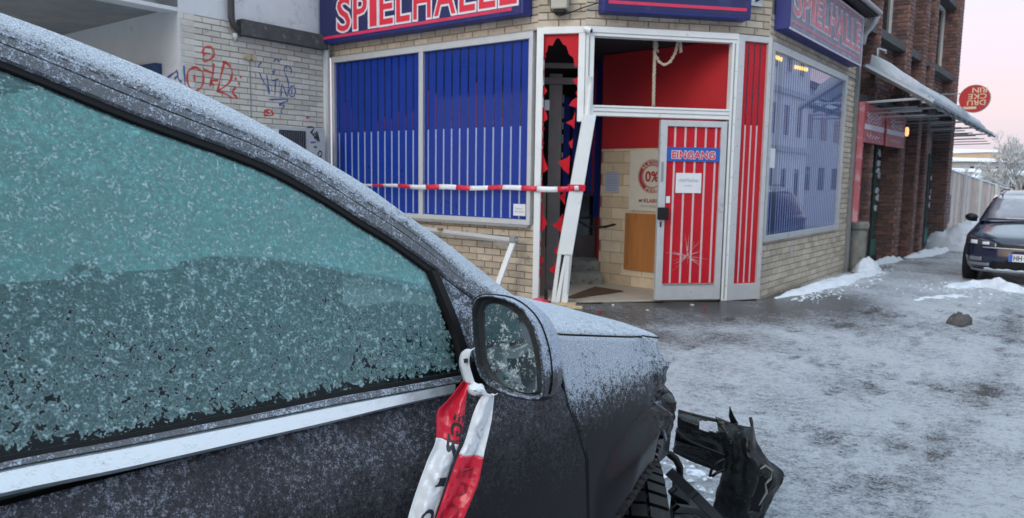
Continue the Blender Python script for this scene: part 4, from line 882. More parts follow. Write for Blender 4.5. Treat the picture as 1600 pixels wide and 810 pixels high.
n1_ = noise_(n, l, mp.outputs[0], 3.2, 8, .68); n2_ = noise_(n, l, mp2.outputs[0], 20, 8, .72); n3_ = noise_(n, l, pos, 70, 6, .7); n4_ = noise_(n, l, mp.outputs[0], .7, 3); n5_ = noise_(n, l, mp2.outputs[0], 75, 5, .75)
e = math_(n, l, 'ADD', an.outputs['Fac'], math_(n, l, 'MULTIPLY', math_(n, l, 'SUBTRACT', n1_, .5), 1.0))
e = math_(n, l, 'ADD', e, math_(n, l, 'MULTIPLY', math_(n, l, 'SUBTRACT', n2_, .5), 2.1))
e = math_(n, l, 'ADD', e, math_(n, l, 'MULTIPLY', math_(n, l, 'SUBTRACT', n5_, .5), 1.9))
e = math_(n, l, 'ADD', e, math_(n, l, 'MULTIPLY', math_(n, l, 'SUBTRACT', n3_, .5), 1.7))
rp = n.new('ShaderNodeValToRGB'); l.new(mrange(n, l, e, -.1, 1.35), rp.inputs[0]); cr = rp.color_ramp
cr.elements[0].position = .12; cr.elements[0].color = (.05, .046, .048, 1); cr.elements[1].position = .95; cr.elements[1].color = (.84, .89, .95, 1)
for p_, c_ in ((.30, (.09, .085, .09, 1)), (.40, (.20, .21, .23, 1)), (.53, (.33, .355, .39, 1)), (.68, (.52, .565, .63, 1))):
    q = cr.elements.new(p_); q.color = c_
brn = mrange(n, l, noise_(n, l, mp.outputs[0], 1.7, 5, .7), .60, .74, 0, .45)
l.new(mixc(n, l, brn, rp.outputs[0], (.20, .17, .15, 1)), b.inputs['Base Color'])
l.new(mrange(n, l, e, .1, 1.0, .13, .38), b.inputs['Roughness']); b.inputs['Specular IOR Level'].default_value = .5
bn = n.new('ShaderNodeBump'); bn.inputs['Strength'].default_value = .95; bn.inputs['Distance'].default_value = .045
hh = math_(n, l, 'ADD', math_(n, l, 'MULTIPLY', n2_, 1.1), math_(n, l, 'MULTIPLY', n3_, .5)); hh = math_(n, l, 'ADD', hh, math_(n, l, 'MULTIPLY', n5_, 1.1)); l.new(hh, bn.inputs['Height']); l.new(bn.outputs[0], b.inputs['Normal'])
go = mb.build('ground', gm, smooth=True, weld=False); at_ = go.data.attributes.new('ice', 'FLOAT', 'POINT'); at_.data.foreach_set('value', ice); go['kind'] = 'structure'
mb = MB(); mb.face([(-900, -900, -1.6), (900, -900, -1.6), (900, 900, -1.6), (-900, 900, -1.6)]); fo = mb.build('far_ground', pm('distant_snow', (.62, .66, .72), .9, 0, .1, .1), weld=False); fo['kind'] = 'structure'
# ---------------------------------------------------------------- snow heaps
def heap(name, path, wd_, ht, label, m='snow', seed=0, rough=1.0, group=None, one_side=None, n=70, k=18):
    mb = MB(); rows = []; P_ = [Vector(p) for p in path]; tl = sum((P_[i+1]-P_[i]).length for i in range(len(P_)-1))
    for i in range(n):
        t = i/(n-1)*tl; j = 0
        while j < len(P_)-2 and t > (P_[j+1]-P_[j]).length: t -= (P_[j+1]-P_[j]).length; j += 1
        d = (P_[j+1]-P_[j]); p = P_[j]+d.normalized()*min(t, d.length); nn_ = Vector((d.y, -d.x, 0)).normalized()
        e = math.sin(math.pi*i/(n-1))**.5; ww = wd_*e*(.75+.5*N3(p, 1.6, seed)); row = []
        for q in range(k+1):
            v = q/k*2-1; o = (v*ww) if one_side is None else (v+1)*ww*.8-.02
            h = ht*e*max(0, 1-abs(v)**1.6 if one_side is None else (1-((v+1)/2)**1.2))*(.65+.8*abs(N3(p+nn_*o, 3.1/rough, seed+1)))+min(ht, .2)*(.30*N3(p+nn_*o, 9, seed+3)+.22*abs(N3(p+nn_*o, 22, seed+5)))*(1-v*v)
            x = p+nn_*o; row.append(Vector((x.x, x.y, gz(x.x, x.y)-.03+max(0, h))))
        rows.append(row)
    mb.grid(rows); o = mb.build(name, M[m], smooth=True, weld=False); tag(o, label, 'snow'); 
    if group: o['group'] = group
    return o
G = lambda x, y: onground(x, y)
heap('snow_bank', [RF.pt(.05, .12, 0), RF.pt(1.5, .3, 0), RF.pt(3.2, .35, 0), RF.pt(4.7, .45, 0)], .30, .11, 'low white snow bank along the brick foot of the right shop window', seed=3)
heap('snow_bank', [RF.pt(4.0, .25, 0), RF.pt(4.9, .35, 0)], .25, .26, 'small snow heap leaning beside the concrete litter bin', seed=8, n=40)
heap('snow_bank', [BB.pt(pil[0][1], .05, 0), BB.pt(pil[1][0]+.2, .15, 0)], .18, .14, 'little snow heap at the first green shop door', seed=14, n=40)
heap('snow_bank', [BB.pt(pil[1][1], .1, 0), BB.pt(pil[2][1], .2, 0), BB.pt(pil[3][1], .2, 0), BB.pt(pil[4][0], .2, 0)], .28, .15, 'thin line of snow along the dark brick pillars', seed=19)
m0 = at(1470, 350, 19.0); m1 = at(1545, 350, 19.5)
heap('snow_mound', [(m0.x-.3, 19.2, 0), (m0.x+1.2, 19.0, 0), (m1.x+1.5, 18.6, 0)], 1.7, 1.0, 'big shovelled snow mound in front of the pale plank fence', seed=25, rough=2)
heap('snow_ridge', [G(1478, 447), G(1530, 442), G(1580, 452), G(1650, 452)], .42, .13, 'crusty snow ridge in front of the dark blue car', seed=31)
heap('snow_ridge', [G(1420, 470), G(1500, 462), G(1580, 466)], .30, .05, 'low icy ridge on the pavement left of the snow ridge', seed=33)
cb_ = MB(); rC = random.Random(21)
def crumb(p, r):
    b0 = len(cb_.v); q = [(1, 0, 0), (-.8, .2, 0), (0, 1, .1), (.1, -1, 0), (0, .1, .9), (0, 0, -.3)]; a = rC.uniform(0, 6.3); c_, s_ = math.cos(a), math.sin(a)
    for x, y, z in q: k = r*rC.uniform(.7, 1.2); cb_.v.append((p.x+(x*c_-y*s_)*k, p.y+(x*s_+y*c_)*k, p.z+z*k*.7))
    for f in ((0, 2, 4), (2, 1, 4), (1, 3, 4), (3, 0, 4), (2, 0, 5), (1, 2, 5), (3, 1, 5), (0, 3, 5)): cb_.f.append(tuple(b0+i for i in f)); cb_.mi.append(0)
for i in range(900):
    if i < 420: s = rC.uniform(.1, 5.2); p = RF.pt(s, .35+abs(rC.gauss(0, .22)), 0)
    elif i < 700: p = G(rC.uniform(1440, 1640), 452); p = p+Vector((rC.gauss(0, .3), rC.gauss(-.1, .45), 0))
    elif i < 780: p = G(rC.gauss(1090, 40), rC.uniform(690, 800))
    else: s = rC.uniform(.5, 9); p = BB.pt(s, .2+abs(rC.gauss(0, .2)), 0)
    p.z = gz(p.x, p.y)+.008; crumb(p, rC.uniform(.006, .022)*(1.6 if rC.random() < .12 else 1))
co_ = cb_.build('snow_crumbs', M['snow'], weld=False); co_['kind'] = 'stuff'; co_['label'] = 'scattered crumbs of broken snow and ice along the banks'
lump = G(1500, 506)
mb = MB(); rows = [[lump+Vector((math.cos(a_)*r*(.115+.05*N3((math.cos(a_), math.sin(a_), r), 2.4, 7)), math.sin(a_)*r*.085, z*(.85+.5*N3((math.cos(a_)*r, math.sin(a_)*r, z*9), 3, 5)))) for a_ in [2*math.pi*i/26 for i in range(26)]] for r, z in ((1.1, -.01), (1.05, .03), (.9, .07), (.62, .10), (.3, .115), (.01, .12))]
mb.grid(rows, True); tag(mb.build('snow_lump', M['dirtysnow'], smooth=True), 'dark dirty frozen lump lying alone on the icy pavement', 'ice lump')
# ---------------------------------------------------------------- fence
f0 = at(1470, 262, 20.5); f1 = at(1640, 318, 33.0); fv = Vector((f1.x-f0.x, f1.y-f0.y, 0)); fl_ = fv.length; FF = Fr((f0.x, f0.y, 0), fv, (fv.y, -fv.x, 0))
fe = thing('plank_fence', (f0.x, f0.y, -.4), 'tall pale plank hoarding with snow along its top edge beyond the brick building', 'fence')
nP = 60; pms = [pm('pale_pink_plank', c_, .8, 0, .15, 6, .2, 30) for c_ in ((.80, .68, .63), (.64, .52, .47), (.88, .80, .76))]
rF = random.Random(4)
for i in range(nP):
    a = fl_*i/nP; b_ = fl_*(i+1)/nP-.012; zt = f0.z+(f1.z-f0.z)*(i+.5)/nP
    MB().box(FF, a, b_, 0, .03+rF.uniform(0, .015), -1.4, zt).build('plank', pms[rF.choice((0, 0, 1, 2))], fe)
for s in (.5, 2.3, 4.2, 6.4, 8.8, 11.5):
    zt = f0.z+(f1.z-f0.z)*s/fl_; MB().box(FF, s, s+.09, .05, .12, -1.4, zt+.04).build('post', M['white'], fe)
MB().box(FF, .45, 1.0, .05, .07, .35, 1.15).build('dark_patch', pm('blue_grey_patch', (.16, .19, .24), .8, 0, .4, 3), fe)
rows = []
for i in range(70):
    s = fl_*i/69; zt = f0.z+(f1.z-f0.z)*i/69; h = .035+.02*N3((s*2, 0, 0)); rows.append([FF.pt(s, -.02, zt+.001), FF.pt(s, .0, zt+h), FF.pt(s, .04, zt+h), FF.pt(s, .06, zt+.001)])
MB().grid(rows).build('snow_cap', M['snow'], fe, smooth=True)
# ---------------------------------------------------------------- distance: snowy roofs and frosted trees
def house(x0, x1, yb, yt, Y, dp, wallc, label, roof_h=.35, chim=False, wins=0):
    p0, p1 = at(x0, yb, Y), at(x1, yb, Y); zt = at(x0, yt, Y).z; zb = -1.6; W_ = p1.x-p0.x
    h = thing('distant_house', (p0.x, Y, zb), label, 'building'); f = Fr((p0.x, Y, 0), (1, .25, 0), (.25, -1, 0)); ze = zt-(zt-at(x0, yb, Y).z)*roof_h
    MB().box(f, 0, W_, -dp, 0, zb, ze).build('wall', wallc, h)
    mb = MB(); a = [f.pt(-.3, .4, ze), f.pt(W_+.3, .4, ze), f.pt(W_+.3, -dp-.4, ze), f.pt(-.3, -dp-.4, ze)]; r0, r1 = f.pt(-.3, -dp/2, zt), f.pt(W_+.3, -dp/2, zt)
    mb.face([a[0], a[1], r1, r0]); mb.face([a[2], a[3], r0, r1]); mb.face([a[0], r0, a[3]]); mb.face([a[1], a[2], r1]); mb.face(a[::-1]); mb.build('roof', M['snow'], h)
    for i in range(wins): MB().box(f, W_*(i+.3)/wins, W_*(i+.7)/wins, .01, .05, ze-1.6, ze-.5).build('window', M['darkglass'], h)
    return h
hz = lambda n_, c_: pm(n_, c_, .9, 0, .1, 1)
house(1480, 1530, 275, 262, 55, 8, hz('beige_wall', (.45, .38, .32)), 'low far house with a flat white snowy roof just above the fence', .5)
house(1506, 1566, 290, 266, 48, 8, hz('brown_wall', (.36, .30, .27)), 'far shed with a wide white roof behind the fence', .55)
house(1512, 1640, 262, 243, 78, 12, hz('grey_wall', (.38, .40, .40)), 'long far hall with a broad snowy roof in the upper distance', .5, wins=8)
house(1545, 1660, 246, 230, 105, 14, hz('orange_wall', (.50, .36, .25)), 'far orange-walled block on the skyline', .5, wins=0)
house(1560, 1680, 292, 262, 60, 10, hz('white_wall', (.52, .53, .52)), 'pale far house with snowy roof behind the bare trees', .4, wins=6)
M['bark'] = pm('frosted_bark', (.22, .20, .18), .9, 0, .2, 6, col2=(.60, .62, .64), c2s=4, c2t=.52)
M['twig'] = pm('frosted_twig', (.34, .33, .30), .9, 0, .2, 3, col2=(.66, .68, .70), c2s=3, c2t=.48)
def tree(base, h, seed, label, spread=.55, depth=5, th=.16):
    t = thing('bare_tree', tuple(base), label, 'tree', None); r = random.Random(seed); tr = MB(); tw = MB()
    def br_(p, d, L_, rad, lv):
        n_ = 3; pts = [p]; q = p.copy(); dd = d.copy()
        for i in range(n_): dd = (dd+Vector((r.uniform(-.16, .16), r.uniform(-.16, .16), r.uniform(-.03, .12)))).normalized(); q = q+dd*L_/n_; pts.append(q)
        (tr if lv < 2 else tw).tube(pts, [max(rad*(1-.4*i/n_), .011) for i in range(n_+1)], 6 if lv < 2 else 3, cap=False)
        if lv >= depth: return
        for _ in range(3 if lv < depth-1 else 4):
            k_ = r.uniform(.35, 1); pp = pts[0].lerp(pts[-1], k_) if lv else pts[0].lerp(pts[-1], r.uniform(.6, 1)); a = r.uniform(0, 6.28); sp_ = r.uniform(.5, 1)*spread*1.6
            nd = (dd+Vector((math.cos(a)*sp_, math.sin(a)*sp_, r.uniform(-.1, .3)))).normalized(); br_(pp, nd, L_*r.uniform(.55, .8), rad*.55, lv+1)
    br_(Vector(base), Vector((0, 0, 1)), h*.32, th, 0); tr.build('trunk', M['bark'], t, weld=False); tw.build('twigs', M['twig'], t, weld=False, kind='stuff')
def tb(x, Y): p = at(x, 290, Y); return Vector((p.x, Y, -1.5))
tree(tb(1503, 58), 6.2, 3, 'far rounded bare tree above the snowy roofs at the brick corner', .6, 5, .2)
tree(tb(1580, 42), 6.6, 11, 'nearest frosted bare tree behind the fence above the parked car', .6, 6, .13)
tree(tb(1556, 46), 6.0, 12, 'frosted bare tree left of the nearest one behind the fence', .6, 6, .12)
tree(tb(1606, 40), 7.2, 17, 'frosted bare tree at the right picture edge behind the fence', .6, 6, .13)
tree(tb(1532, 80), 6.2, 21, 'small far tree on the skyline over the long snowy roof', .6, 5, .2)
tree(tb(1592, 95), 9.0, 27, 'thin far tree in front of the orange-walled block', .5, 5, .2)
# ---------------------------------------------------------------- street front opposite (seen mirrored in the right window)
ob = thing('opposite_building', RF.pt(10, 8.5, 0), 'long white four-storey building across the street, seen mirrored in the right window', 'building')
OPf = Fr(RF.pt(0, 8.5, 0), uR, -nR); wallo = MB().box(OPf, 2, 31, -6, 0, -2, 9.3).build('wall', pm('white_render_opposite', (.80, .82, .86), .8, 0, .03, 2), ob)
MB().box(OPf, 1.7, 31.3, -6.3, .35, 9.3, 9.7).build('roof_edge', M['slab'], ob); MB().box(OPf, 2, 31, 0, .12, 2.9, 3.15).build('string_course', M['render2'], ob); MB().box(OPf, 2, 31, 0, .12, 5.6, 5.85).build('string_course', M['render2'], ob)
for zz in (.6, 3.6, 6.6):
    for i in range(14):
        a = 3+i*2.0; f_ = MB().box(OPf, a, a+.8, .0, .05, zz, zz+1.55).build('window', M['white'], ob); MB().box(OPf, a+.07, a+.73, .05, .06, zz+.07, zz+1.48).build('pane', M['darkglass'], f_)
ob2 = thing('opposite_house', RF.pt(38, 9.5, 0), 'lower plain pale house beyond the white building across the street', 'building')
MB().box(OPf, 32, 60, -7, -.8, -2, 6.6).build('wall', pm('plain_pale_wall', (.52, .54, .58), .8, 0, .03, 2), ob2); MB().box(OPf, 31.8, 60, -7.2, -.5, 6.6, 6.9).build('roof_edge', M['slab'], ob2)
for zz in (1, 3.9):
    for i in range(9): MB().box(OPf, 33.5+i*2.9, 34.6+i*2.9, -.8, -.76, zz, zz+1.3).build('window', M['darkglass'], ob2)
bb_ = thing('added_rear_building', (-4, -13, 0), 'unseen grey house front added behind the camera to darken the car paint reflections', 'building')  # unseen front, added so the car paint mirrors something dark
XZ = Fr((0, -13, 0), (-1, 0, 0), (0, 1, 0)); MB().box(XZ, -16, 20, -5, 0, -1, 8).build('wall', pm('grey_house_wall', (.26, .26, .27), .8), bb_)
for zz in (1, 3.8, 6):
    for i in range(15): MB().box(XZ, -15+i*2.3, -13.9+i*2.3, 0, .04, zz, zz+1.4).build('window', M['darkglass'], bb_)
# ---------------------------------------------------------------- parked dark blue car
wc = Vector((7.43, 11.84, 0)); fwd = -uR; lat = nR
ncp = wc+fwd*.80+lat*.80+Vector((-.06, -.04, 0)); gzc = gz(wc.x, wc.y)-.015
pc_ = thing('parked_car', (ncp.x, ncp.y, gzc), 'dark blue hatchback with frosted bonnet parked facing the viewer on the icy road', 'car')
paint = frost('dark_blue_car_paint', (.007, .012, .04), -.15, rough=.15, upw=.42, scale=.45, coat=1, fc=(.42, .47, .56)); 
CW = lambda x, y, z: Vector((ncp.x, ncp.y, gzc+z))+fwd*x+lat*y
def lerp_tab(tab, z):
    if z <= tab[0][0]: return tab[0][1:]
    for a, b_ in zip(tab, tab[1:]):
        if z <= b_[0]:
            t = (z-a[0])/(b_[0]-a[0]); return [p+(q-p)*t for p, q in zip(a[1:], b_[1:])]
    return tab[-1][1:]
LOW = [(.20, -.12, .83, -3.95), (.26, -.03, .86, -4.05), (.42, .0, .88, -4.1), (.56, -.01, .89, -4.12), (.66, -.04, .89, -4.12), (.72, -.09, .885, -4.1), (.76, -.20, .87, -4.1), (.82, -.48, .84, -4.08), (.88, -.76, .82, -4.05), (.93, -1.0, .80, -4.02)]
CAB = [(.93, -1.0, .80, -4.02), (1.0, -1.14, .775, -3.98), (1.1, -1.30, .74, -3.9), (1.2, -1.47, .70, -3.8), (1.3, -1.66, .655, -3.65), (1.37, -1.85, .60, -3.5), (1.41, -2.1, .52, -3.3), (1.43, -2.5, .3, -3.0)]
def loop(tab, z, n=2.9, a=.75, N_=40, lean=0):
    xf, hw, xr = lerp_tab(tab, z); pts = []
    for i in range(N_+1):
        th_ = math.pi*(i/N_)-math.pi/2; c_, s_ = math.cos(th_), math.sin(th_)
        pts.append(CW(xf-a+a*abs(c_)**(2/n), hw*math.copysign(abs(s_)**(2/n), s_), z))
    for i in range(1, 12): t = i/12; pts.append(CW(xf-a+(xr+.3-(xf-a))*t, hw, z))
    for i in range(13): th_ = math.pi*i/12; pts.append(CW(xr+.3-.3*math.sin(th_)**.6, hw*math.cos(th_), z))
    for i in range(1, 12): t = i/12; pts.append(CW(xr+.3+(xf-a-(xr+.3))*t, -hw, z))
    return pts
mb = MB(); lv = [z/100 for z in list(range(20, 70, 4))+[70, 72, 74, 76, 79, 82, 85, 88, 90.5, 93]]; rows = [loop(LOW, z) for z in lv]; mb.grid(rows, True); mb.build('body', paint, pc_, smooth=True)
mb = MB(); lv2 = [.93, .97, 1.0, 1.05, 1.1, 1.15, 1.2, 1.25, 1.3, 1.34, 1.37, 1.39, 1.41, 1.42, 1.43]; rows = [loop(CAB, z, n=5, a=.5) for z in lv2]; mb.grid(rows, True); mb.face(rows[-1]); mb.build('cabin', paint, pc_, smooth=True)
def nose(y, z, tab=LOW, n=2.9, a=.75, d=.006):
    xf, hw, xr = lerp_tab(tab, z); q = min(.9999, abs(y)/hw); return CW(xf-a+a*(1-q**n)**(1/n)+d, y*(1+d), z)
def npatch(name, outline_f, m, tab=LOW, n=2.9, a=.75, d=.006, par=None, K=14):
    """outline_f(u) -> (y, zlow, zhigh)"""
    rows = [];
    for i in range(K+1):
        y, z0, z1 = outline_f(i/K); rows.append([nose(y, z0+(z1-z0)*j/6, tab, n, a, d) for j in range(7)])
    return MB().grid(rows).build(name, m, par or pc_, smooth=True, thick=.006)
ml = pm('pale_windscreen', (.22, .22, .27), .1, 0, .15, 3, coat=1, col2=(.34, .32, .38), c2s=2, c2t=.5)
npatch('windscreen', lambda u: ((u*2-1)*.66, .975, 1.345-.01*abs(u*2-1)), ml, CAB, 5, .5, .008)
for sgn in (-1, 1):
    k_ = lambda u, s=sgn: (s*(.42+.40*u), .590+.035*u, .645+.095*u)
    hl = npatch('headlight', k_, pm('headlight_lens', (.06, .065, .07), .06, .3, .2, 30, coat=1), d=.008)
    for yy in (.56, .72): npatch('lamp_ring', lambda u, yy=yy, s=sgn: (s*(yy-.045+.09*u), .618+.02*(yy-.5)-.0, .655+.08*(yy-.5)), M['paper'], d=.014, par=hl, K=5)
    npatch('fog_lamp', lambda u, s=sgn: (s*(.60+.17*u), .37, .43), pm('fog_lamp', (.30, .31, .33), .2, .5), d=.008)
    npatch('fog_surround', lambda u, s=sgn: (s*(.50+.30*u), .30, .345), M['steel'], d=.007)
    # mirror
    c = CW(-1.12, sgn*.885, .985); mb = MB(); mb.grid([[c+fwd*x+lat*(.085*r*math.cos(t_))+Vector((0, 0, .062*r*math.sin(t_))) for t_ in [2*math.pi*i/16 for i in range(16)]] for x, r in ((-.06, .01), (-.06, 1), (-.02, 1.08), (.04, .95), (.08, .6), (.09, .01))], True)
    mr = mb.build('mirror', M['black'] if sgn < 0 else paint, pc_, smooth=True); MB().tube([c+Vector((0, 0, -.05)), CW(-1.12, sgn*.80, .94)], .022, 6).build('mirror_arm', M['black'], mr)
    for xx in (-.80, -3.35):
        wh = MB(); w0 = CW(xx, sgn*.70, .31); rows = [[w0+lat*sgn*o+fwd*(r*math.cos(t_))+Vector((0, 0, r*math.sin(t_))) for t_ in [2*math.pi*i/28 for i in range(28)]] for r, o in ((.01, 0), (.29, .0), (.315, .03), (.315, .17), (.29, .20), (.21, .205), (.20, .17))]
        wh.grid(rows, True); wo = wh.build('wheel', M['black'], pc_, smooth=True); MB().grid([[w0+lat*sgn*o+fwd*(r*math.cos(t_))+Vector((0, 0, r*math.sin(t_))) for t_ in [2*math.pi*i/20 for i in range(20)]] for r, o in ((.20, .19), (.15, .17), (.01, .18))], True).build('rim', M['steelgrey'], wo)
npatch('grille', lambda u: ((u*2-1)*.50, .585, .635), M['black'], d=.007); npatch('chrome_strip', lambda u: ((u*2-1)*.60, .572, .584), M['steel_w'], d=.010)
npatch('lower_intake', lambda u: ((u*2-1)*.48, .28, .38), M['black'], d=.007); npatch('bumper_lip', lambda u: ((u*2-1)*.74, .215, .24), M['steelgrey'], d=.02)
npatch('snow_crust', lambda u: ((u*2-1)*.55, .245, .27+.025*N3((u*13, 0, 0))), M['snow'], d=.03, K=40)
pf = Fr(CW(.022, 0, 0), lat, fwd)
pz = gzc
pl_ = MB().box(pf, -.26, .26, -.015, .0, pz+.395, pz+.505).build('number_plate', M['paper'], pc_); MB().box(pf, -.258, -.215, .0, .003, pz+.397, pz+.503).build('blue_band', pm('plate_blue', (.02, .12, .55), .4), pl_)
text('lettering', 'HH', fmap(pf, -.20, -.10, pz+.415, pz+.485, .001), M['ink'], pl_, .02); MB().tube([pf.pt(-.07, 0, pz+.45), pf.pt(-.07, .004, pz+.45)], .014, 10).build('seal', pm('plate_seal', (.3, .4, .3), .5), pl_)
MB().tube([CW(-1.02, -.62, .965), CW(-1.06, .1, .975)], .012, 6).build('wiper', M['black'], pc_)
for s in (-1, 1): MB().tube([CW(-1.95, s*.56, 1.405), CW(-2.2, s*.555, 1.44), CW(-3.3, s*.54, 1.43)], .013, 6).build('roof_rail', M['black'], pc_)
npatch('plate_frame', lambda u: ((u*2-1)*.30, .375, .40), M['black'], d=.012)

# ================================================================ foreground car
cu = Vector((.682, .731, 0)).normalized(); cn = Vector((cu.y, -cu.x, 0)); M0 = Vector((-.088, 1.27, 0)); CF = Fr(M0, cu, cn)
PHI = R_(22); NG = cn*math.cos(PHI)+Vector((0, 0, 1))*math.sin(PHI); PG = CF.pt(0, 0, 1.1)
def gp(x, y, d=0): return onplane(x, y, PG+NG*d, NG)
car = thing('crashed_car', CF.pt(-.4, 0, 0), 'frost-covered black car with smashed front corner and red-white tape tied to its mirror', 'car')
FP = frost('frosted_black_paint', (.009, .008, .010), .84, .80, 1.09, -.55, rough=.2, upw=.10, coat=.0, spec=.26, scale=1.25, fine=.8, fc=(.50, .56, .65))
FD = frost('frosted_door_paint', (.011, .010, .013), .31, .66, 1.06, -.40, rough=.26, upw=.25, coat=.0, spec=.22, scale=1.7, veilmax=.2, fc=(.33, .36, .43))
FR = frost('thick_frost_roof', (.03, .03, .035), .75, rough=.3, upw=.2, coat=.3, fc=(.58, .65, .75), fine=.9)
FT = frost('frosted_trim', (.09, .10, .115), .42, rough=.35, upw=.1, coat=.2, fc=(.50, .57, .68), fine=.9)
FS = frost('frosted_plastic', (.022, .025, .028), .50, rough=.4, upw=.1, coat=0, fc=(.50, .57, .70))
CH = frost('frosty_chrome_trim', (.70, .77, .80), .05, rough=.30, metal=.85, upw=0, coat=0, fc=(.70, .78, .90), scale=1.2)
RUB = pm('black_rubber', (.008, .008, .009), .5, 0, .2, 20, spec=.2)
def smooth_curve(pts, n):
    """Catmull-Rom through 3-D points, n samples evenly by length"""
    P_ = [Vector(p) for p in pts]; d = []
    for i in range(len(P_)-1):
        p0, p1, p2, p3 = P_[max(i-1, 0)], P_[i], P_[i+1], P_[min(i+2, len(P_)-1)]
        for k in range(12):
            t = k/12; d.append(.5*((2*p1)+(p2-p0)*t+(2*p0-5*p1+4*p2-p3)*t*t+(3*p1-3*p2+p3-p0)*t**3))
    d.append(P_[-1]); L_ = [0]
    for a, b_ in zip(d, d[1:]): L_.append(L_[-1]+(b_-a).length)
    out_ = []; j = 0
    for i in range(n):
        t = L_[-1]*i/(n-1)
        while j < len(L_)-2 and L_[j+1] < t: j += 1
        out_.append(d[j].lerp(d[j+1], (t-L_[j])/max(1e-9, L_[j+1]-L_[j])))
    return out_
def ext(k): return k      # rear extension points follow the roofline behind the picture edge
def carpt(t, z, d=0): return CF.pt(t, -(z-1.1)*math.tan(PHI), z)+NG*d
lowc = [carpt(-1.9, 1.585), carpt(-1.3, 1.655)]+[gp(x, y) for x, y in ((-300, -5), (0, 97), (200, 178), (400, 252), (500, 305), (557, 341), (614, 376), (676, 420), (699, 440), (741, 470), (772, 492))]
upc = [carpt(-1.9, 1.63), carpt(-1.3, 1.70)]+[gp(x, y) for x, y in ((-300, -45), (0, 57), (200, 138), (400, 220), (500, 273), (557, 310), (614, 347), (670, 389), (727, 438), (764, 462), (790, 484))]
silc = [carpt(-1.9, 1.70, -.03), carpt(-1.3, 1.765, -.03)]+[gp(x, y, -.035) for x, y in ((-300, -85), (0, 20), (89, 52), (178, 87), (267, 124), (400, 189), (500, 247), (568, 288), (642, 341), (699, 381), (756, 426), (797, 458), (852, 493))]
NC = 120; LC, UC, SC = smooth_curve(lowc, NC), smooth_curve(upc, NC), smooth_curve(silc, NC)
# door frame moulding profile between glass and roof
prof = [(0, -.004), (.0, .004), (.06, .009), (.40, .012), (.50, .012), (.53, .004), (.57, .004), (.60, .010), (.86, .011), (.88, .002)]
rows = []
for a, b_ in zip(LC, UC): rows.append([a.lerp(b_, v)+NG*d for v, d in prof])
MB().grid(rows).build('window_frame', FT, car, smooth=False)
MB().tube([a.lerp(b_, .95)+NG*.006 for a, b_ in zip(LC, UC)], .0045, 8).build('roof_moulding', FS, car, smooth=True)
rows = [[a.lerp(b_, .86)+NG*.0, a.lerp(b_, 1.02)+NG*.001, b_+(c-b_)*.06+NG*.0] for a, b_, c in zip(LC, UC, SC)]; MB().grid(rows).build('seal', RUB, car)
# roof side, rolling over to the roof and windscreen
FARO = -1.62
near_roof = []
for k, (b_, c) in enumerate(zip(UC, SC)):
    r_ = [b_+(c-b_)*.05+NG*-.004, b_+(c-b_)*.07+NG*.006, b_+(c-b_)*.35+NG*.010, b_+(c-b_)*.7+NG*.007, c]
    e0 = r_[-1]; rs_ = (e0.z-EYE.z)/max(.2, (e0-EYE).to_2d().length)
    inw = -cn
    r_.append(e0+inw*.02+Vector((0, 0, min(.004, rs_*.014-.003)))); r_.append(e0+inw*.06+Vector((0, 0, min(.008, rs_*.03-.012))))
    near_roof.append(r_)
MB().grid(near_roof).build('roof_side', FR, car, smooth=True)
rows = []; KW = None
for k, r_ in enumerate(near_roof):
    e = r_[-1]; tt = (e-M0).dot(cu); o0 = (e-M0).dot(cn); far = o0+(FARO-o0)*1.0; z0 = e.z-.004
    rows.append([CF.pt(tt+.0, o0+(far-o0)*v, z0+.03*math.sin(math.pi*v)*(1 if v > .0 else 0)) for v in [i/10 for i in range(11)]])
kw = next(i for i, r_ in enumerate(near_roof) if (r_[-1]-M0).dot(cu) > -.42)
MB().grid(rows[:kw+1]).build('roof', FR, car, smooth=True)
WS = bpy.data.materials.new('frosted_windscreen'); n, l, b = nodes(WS); n.clear(); o_ = n.new('ShaderNodeOutputMaterial'); t1 = n.new('ShaderNodeBsdfTranslucent'); d1 = n.new('ShaderNodeBsdfDiffuse'); m1 = n.new('ShaderNodeMixShader'); t1.inputs[0].default_value = (.46, .76, .76, 1); d1.inputs[0].default_value = (.6, .68, .78, 1); m1.inputs[0].default_value = .3; l.new(t1.outputs[0], m1.inputs[1]); l.new(d1.outputs[0], m1.inputs[2]); l.new(m1.outputs[0], o_.inputs[0])
MB().grid(rows[kw:]).build('windscreen', WS, car, smooth=True)
# far side: pillars, window and door
far_top = [r_[-1] for r_ in rows]
frows = [[p, CF.pt((p-M0).dot(cu), FARO-.02, p.z-.02), CF.pt((p-M0).dot(cu), FARO-.24, 1.08)] for p in far_top]
MB().grid([[r_[0], r_[1]] for r_ in frows]).build('far_roof_side', WS, car)
MB().grid([[r_[1], r_[2]] for r_ in frows if r_[1].z > 1.1]).build('far_window', WS, car, smooth=True)
DK = pm('dark_cabin_trim', (.03, .035, .036), .8, 0, .2, 8); SE = pm('grey_seat_cloth', (.07, .075, .08), .9, 0, .2, 8)
MB().box(CF, -1.95, 1.0, -1.90, -1.84, .25, 1.09).build('far_door', DK, car); MB().box(CF, -1.95, .3, -1.84, -.06, .25, .32).build('cabin_floor', DK, car); MB().box(CF, -1.98, -1.94, -1.86, -.05, .25, 1.55).build('cabin_rear', DK, car)
MB().box(CF, .02, .28, -1.84, -.10, .75, 1.10).build('dashboard', DK, car); MB().box(CF, -1.95, .0, -.115, -.075, .3, 1.07).build('door_lining', DK, car)
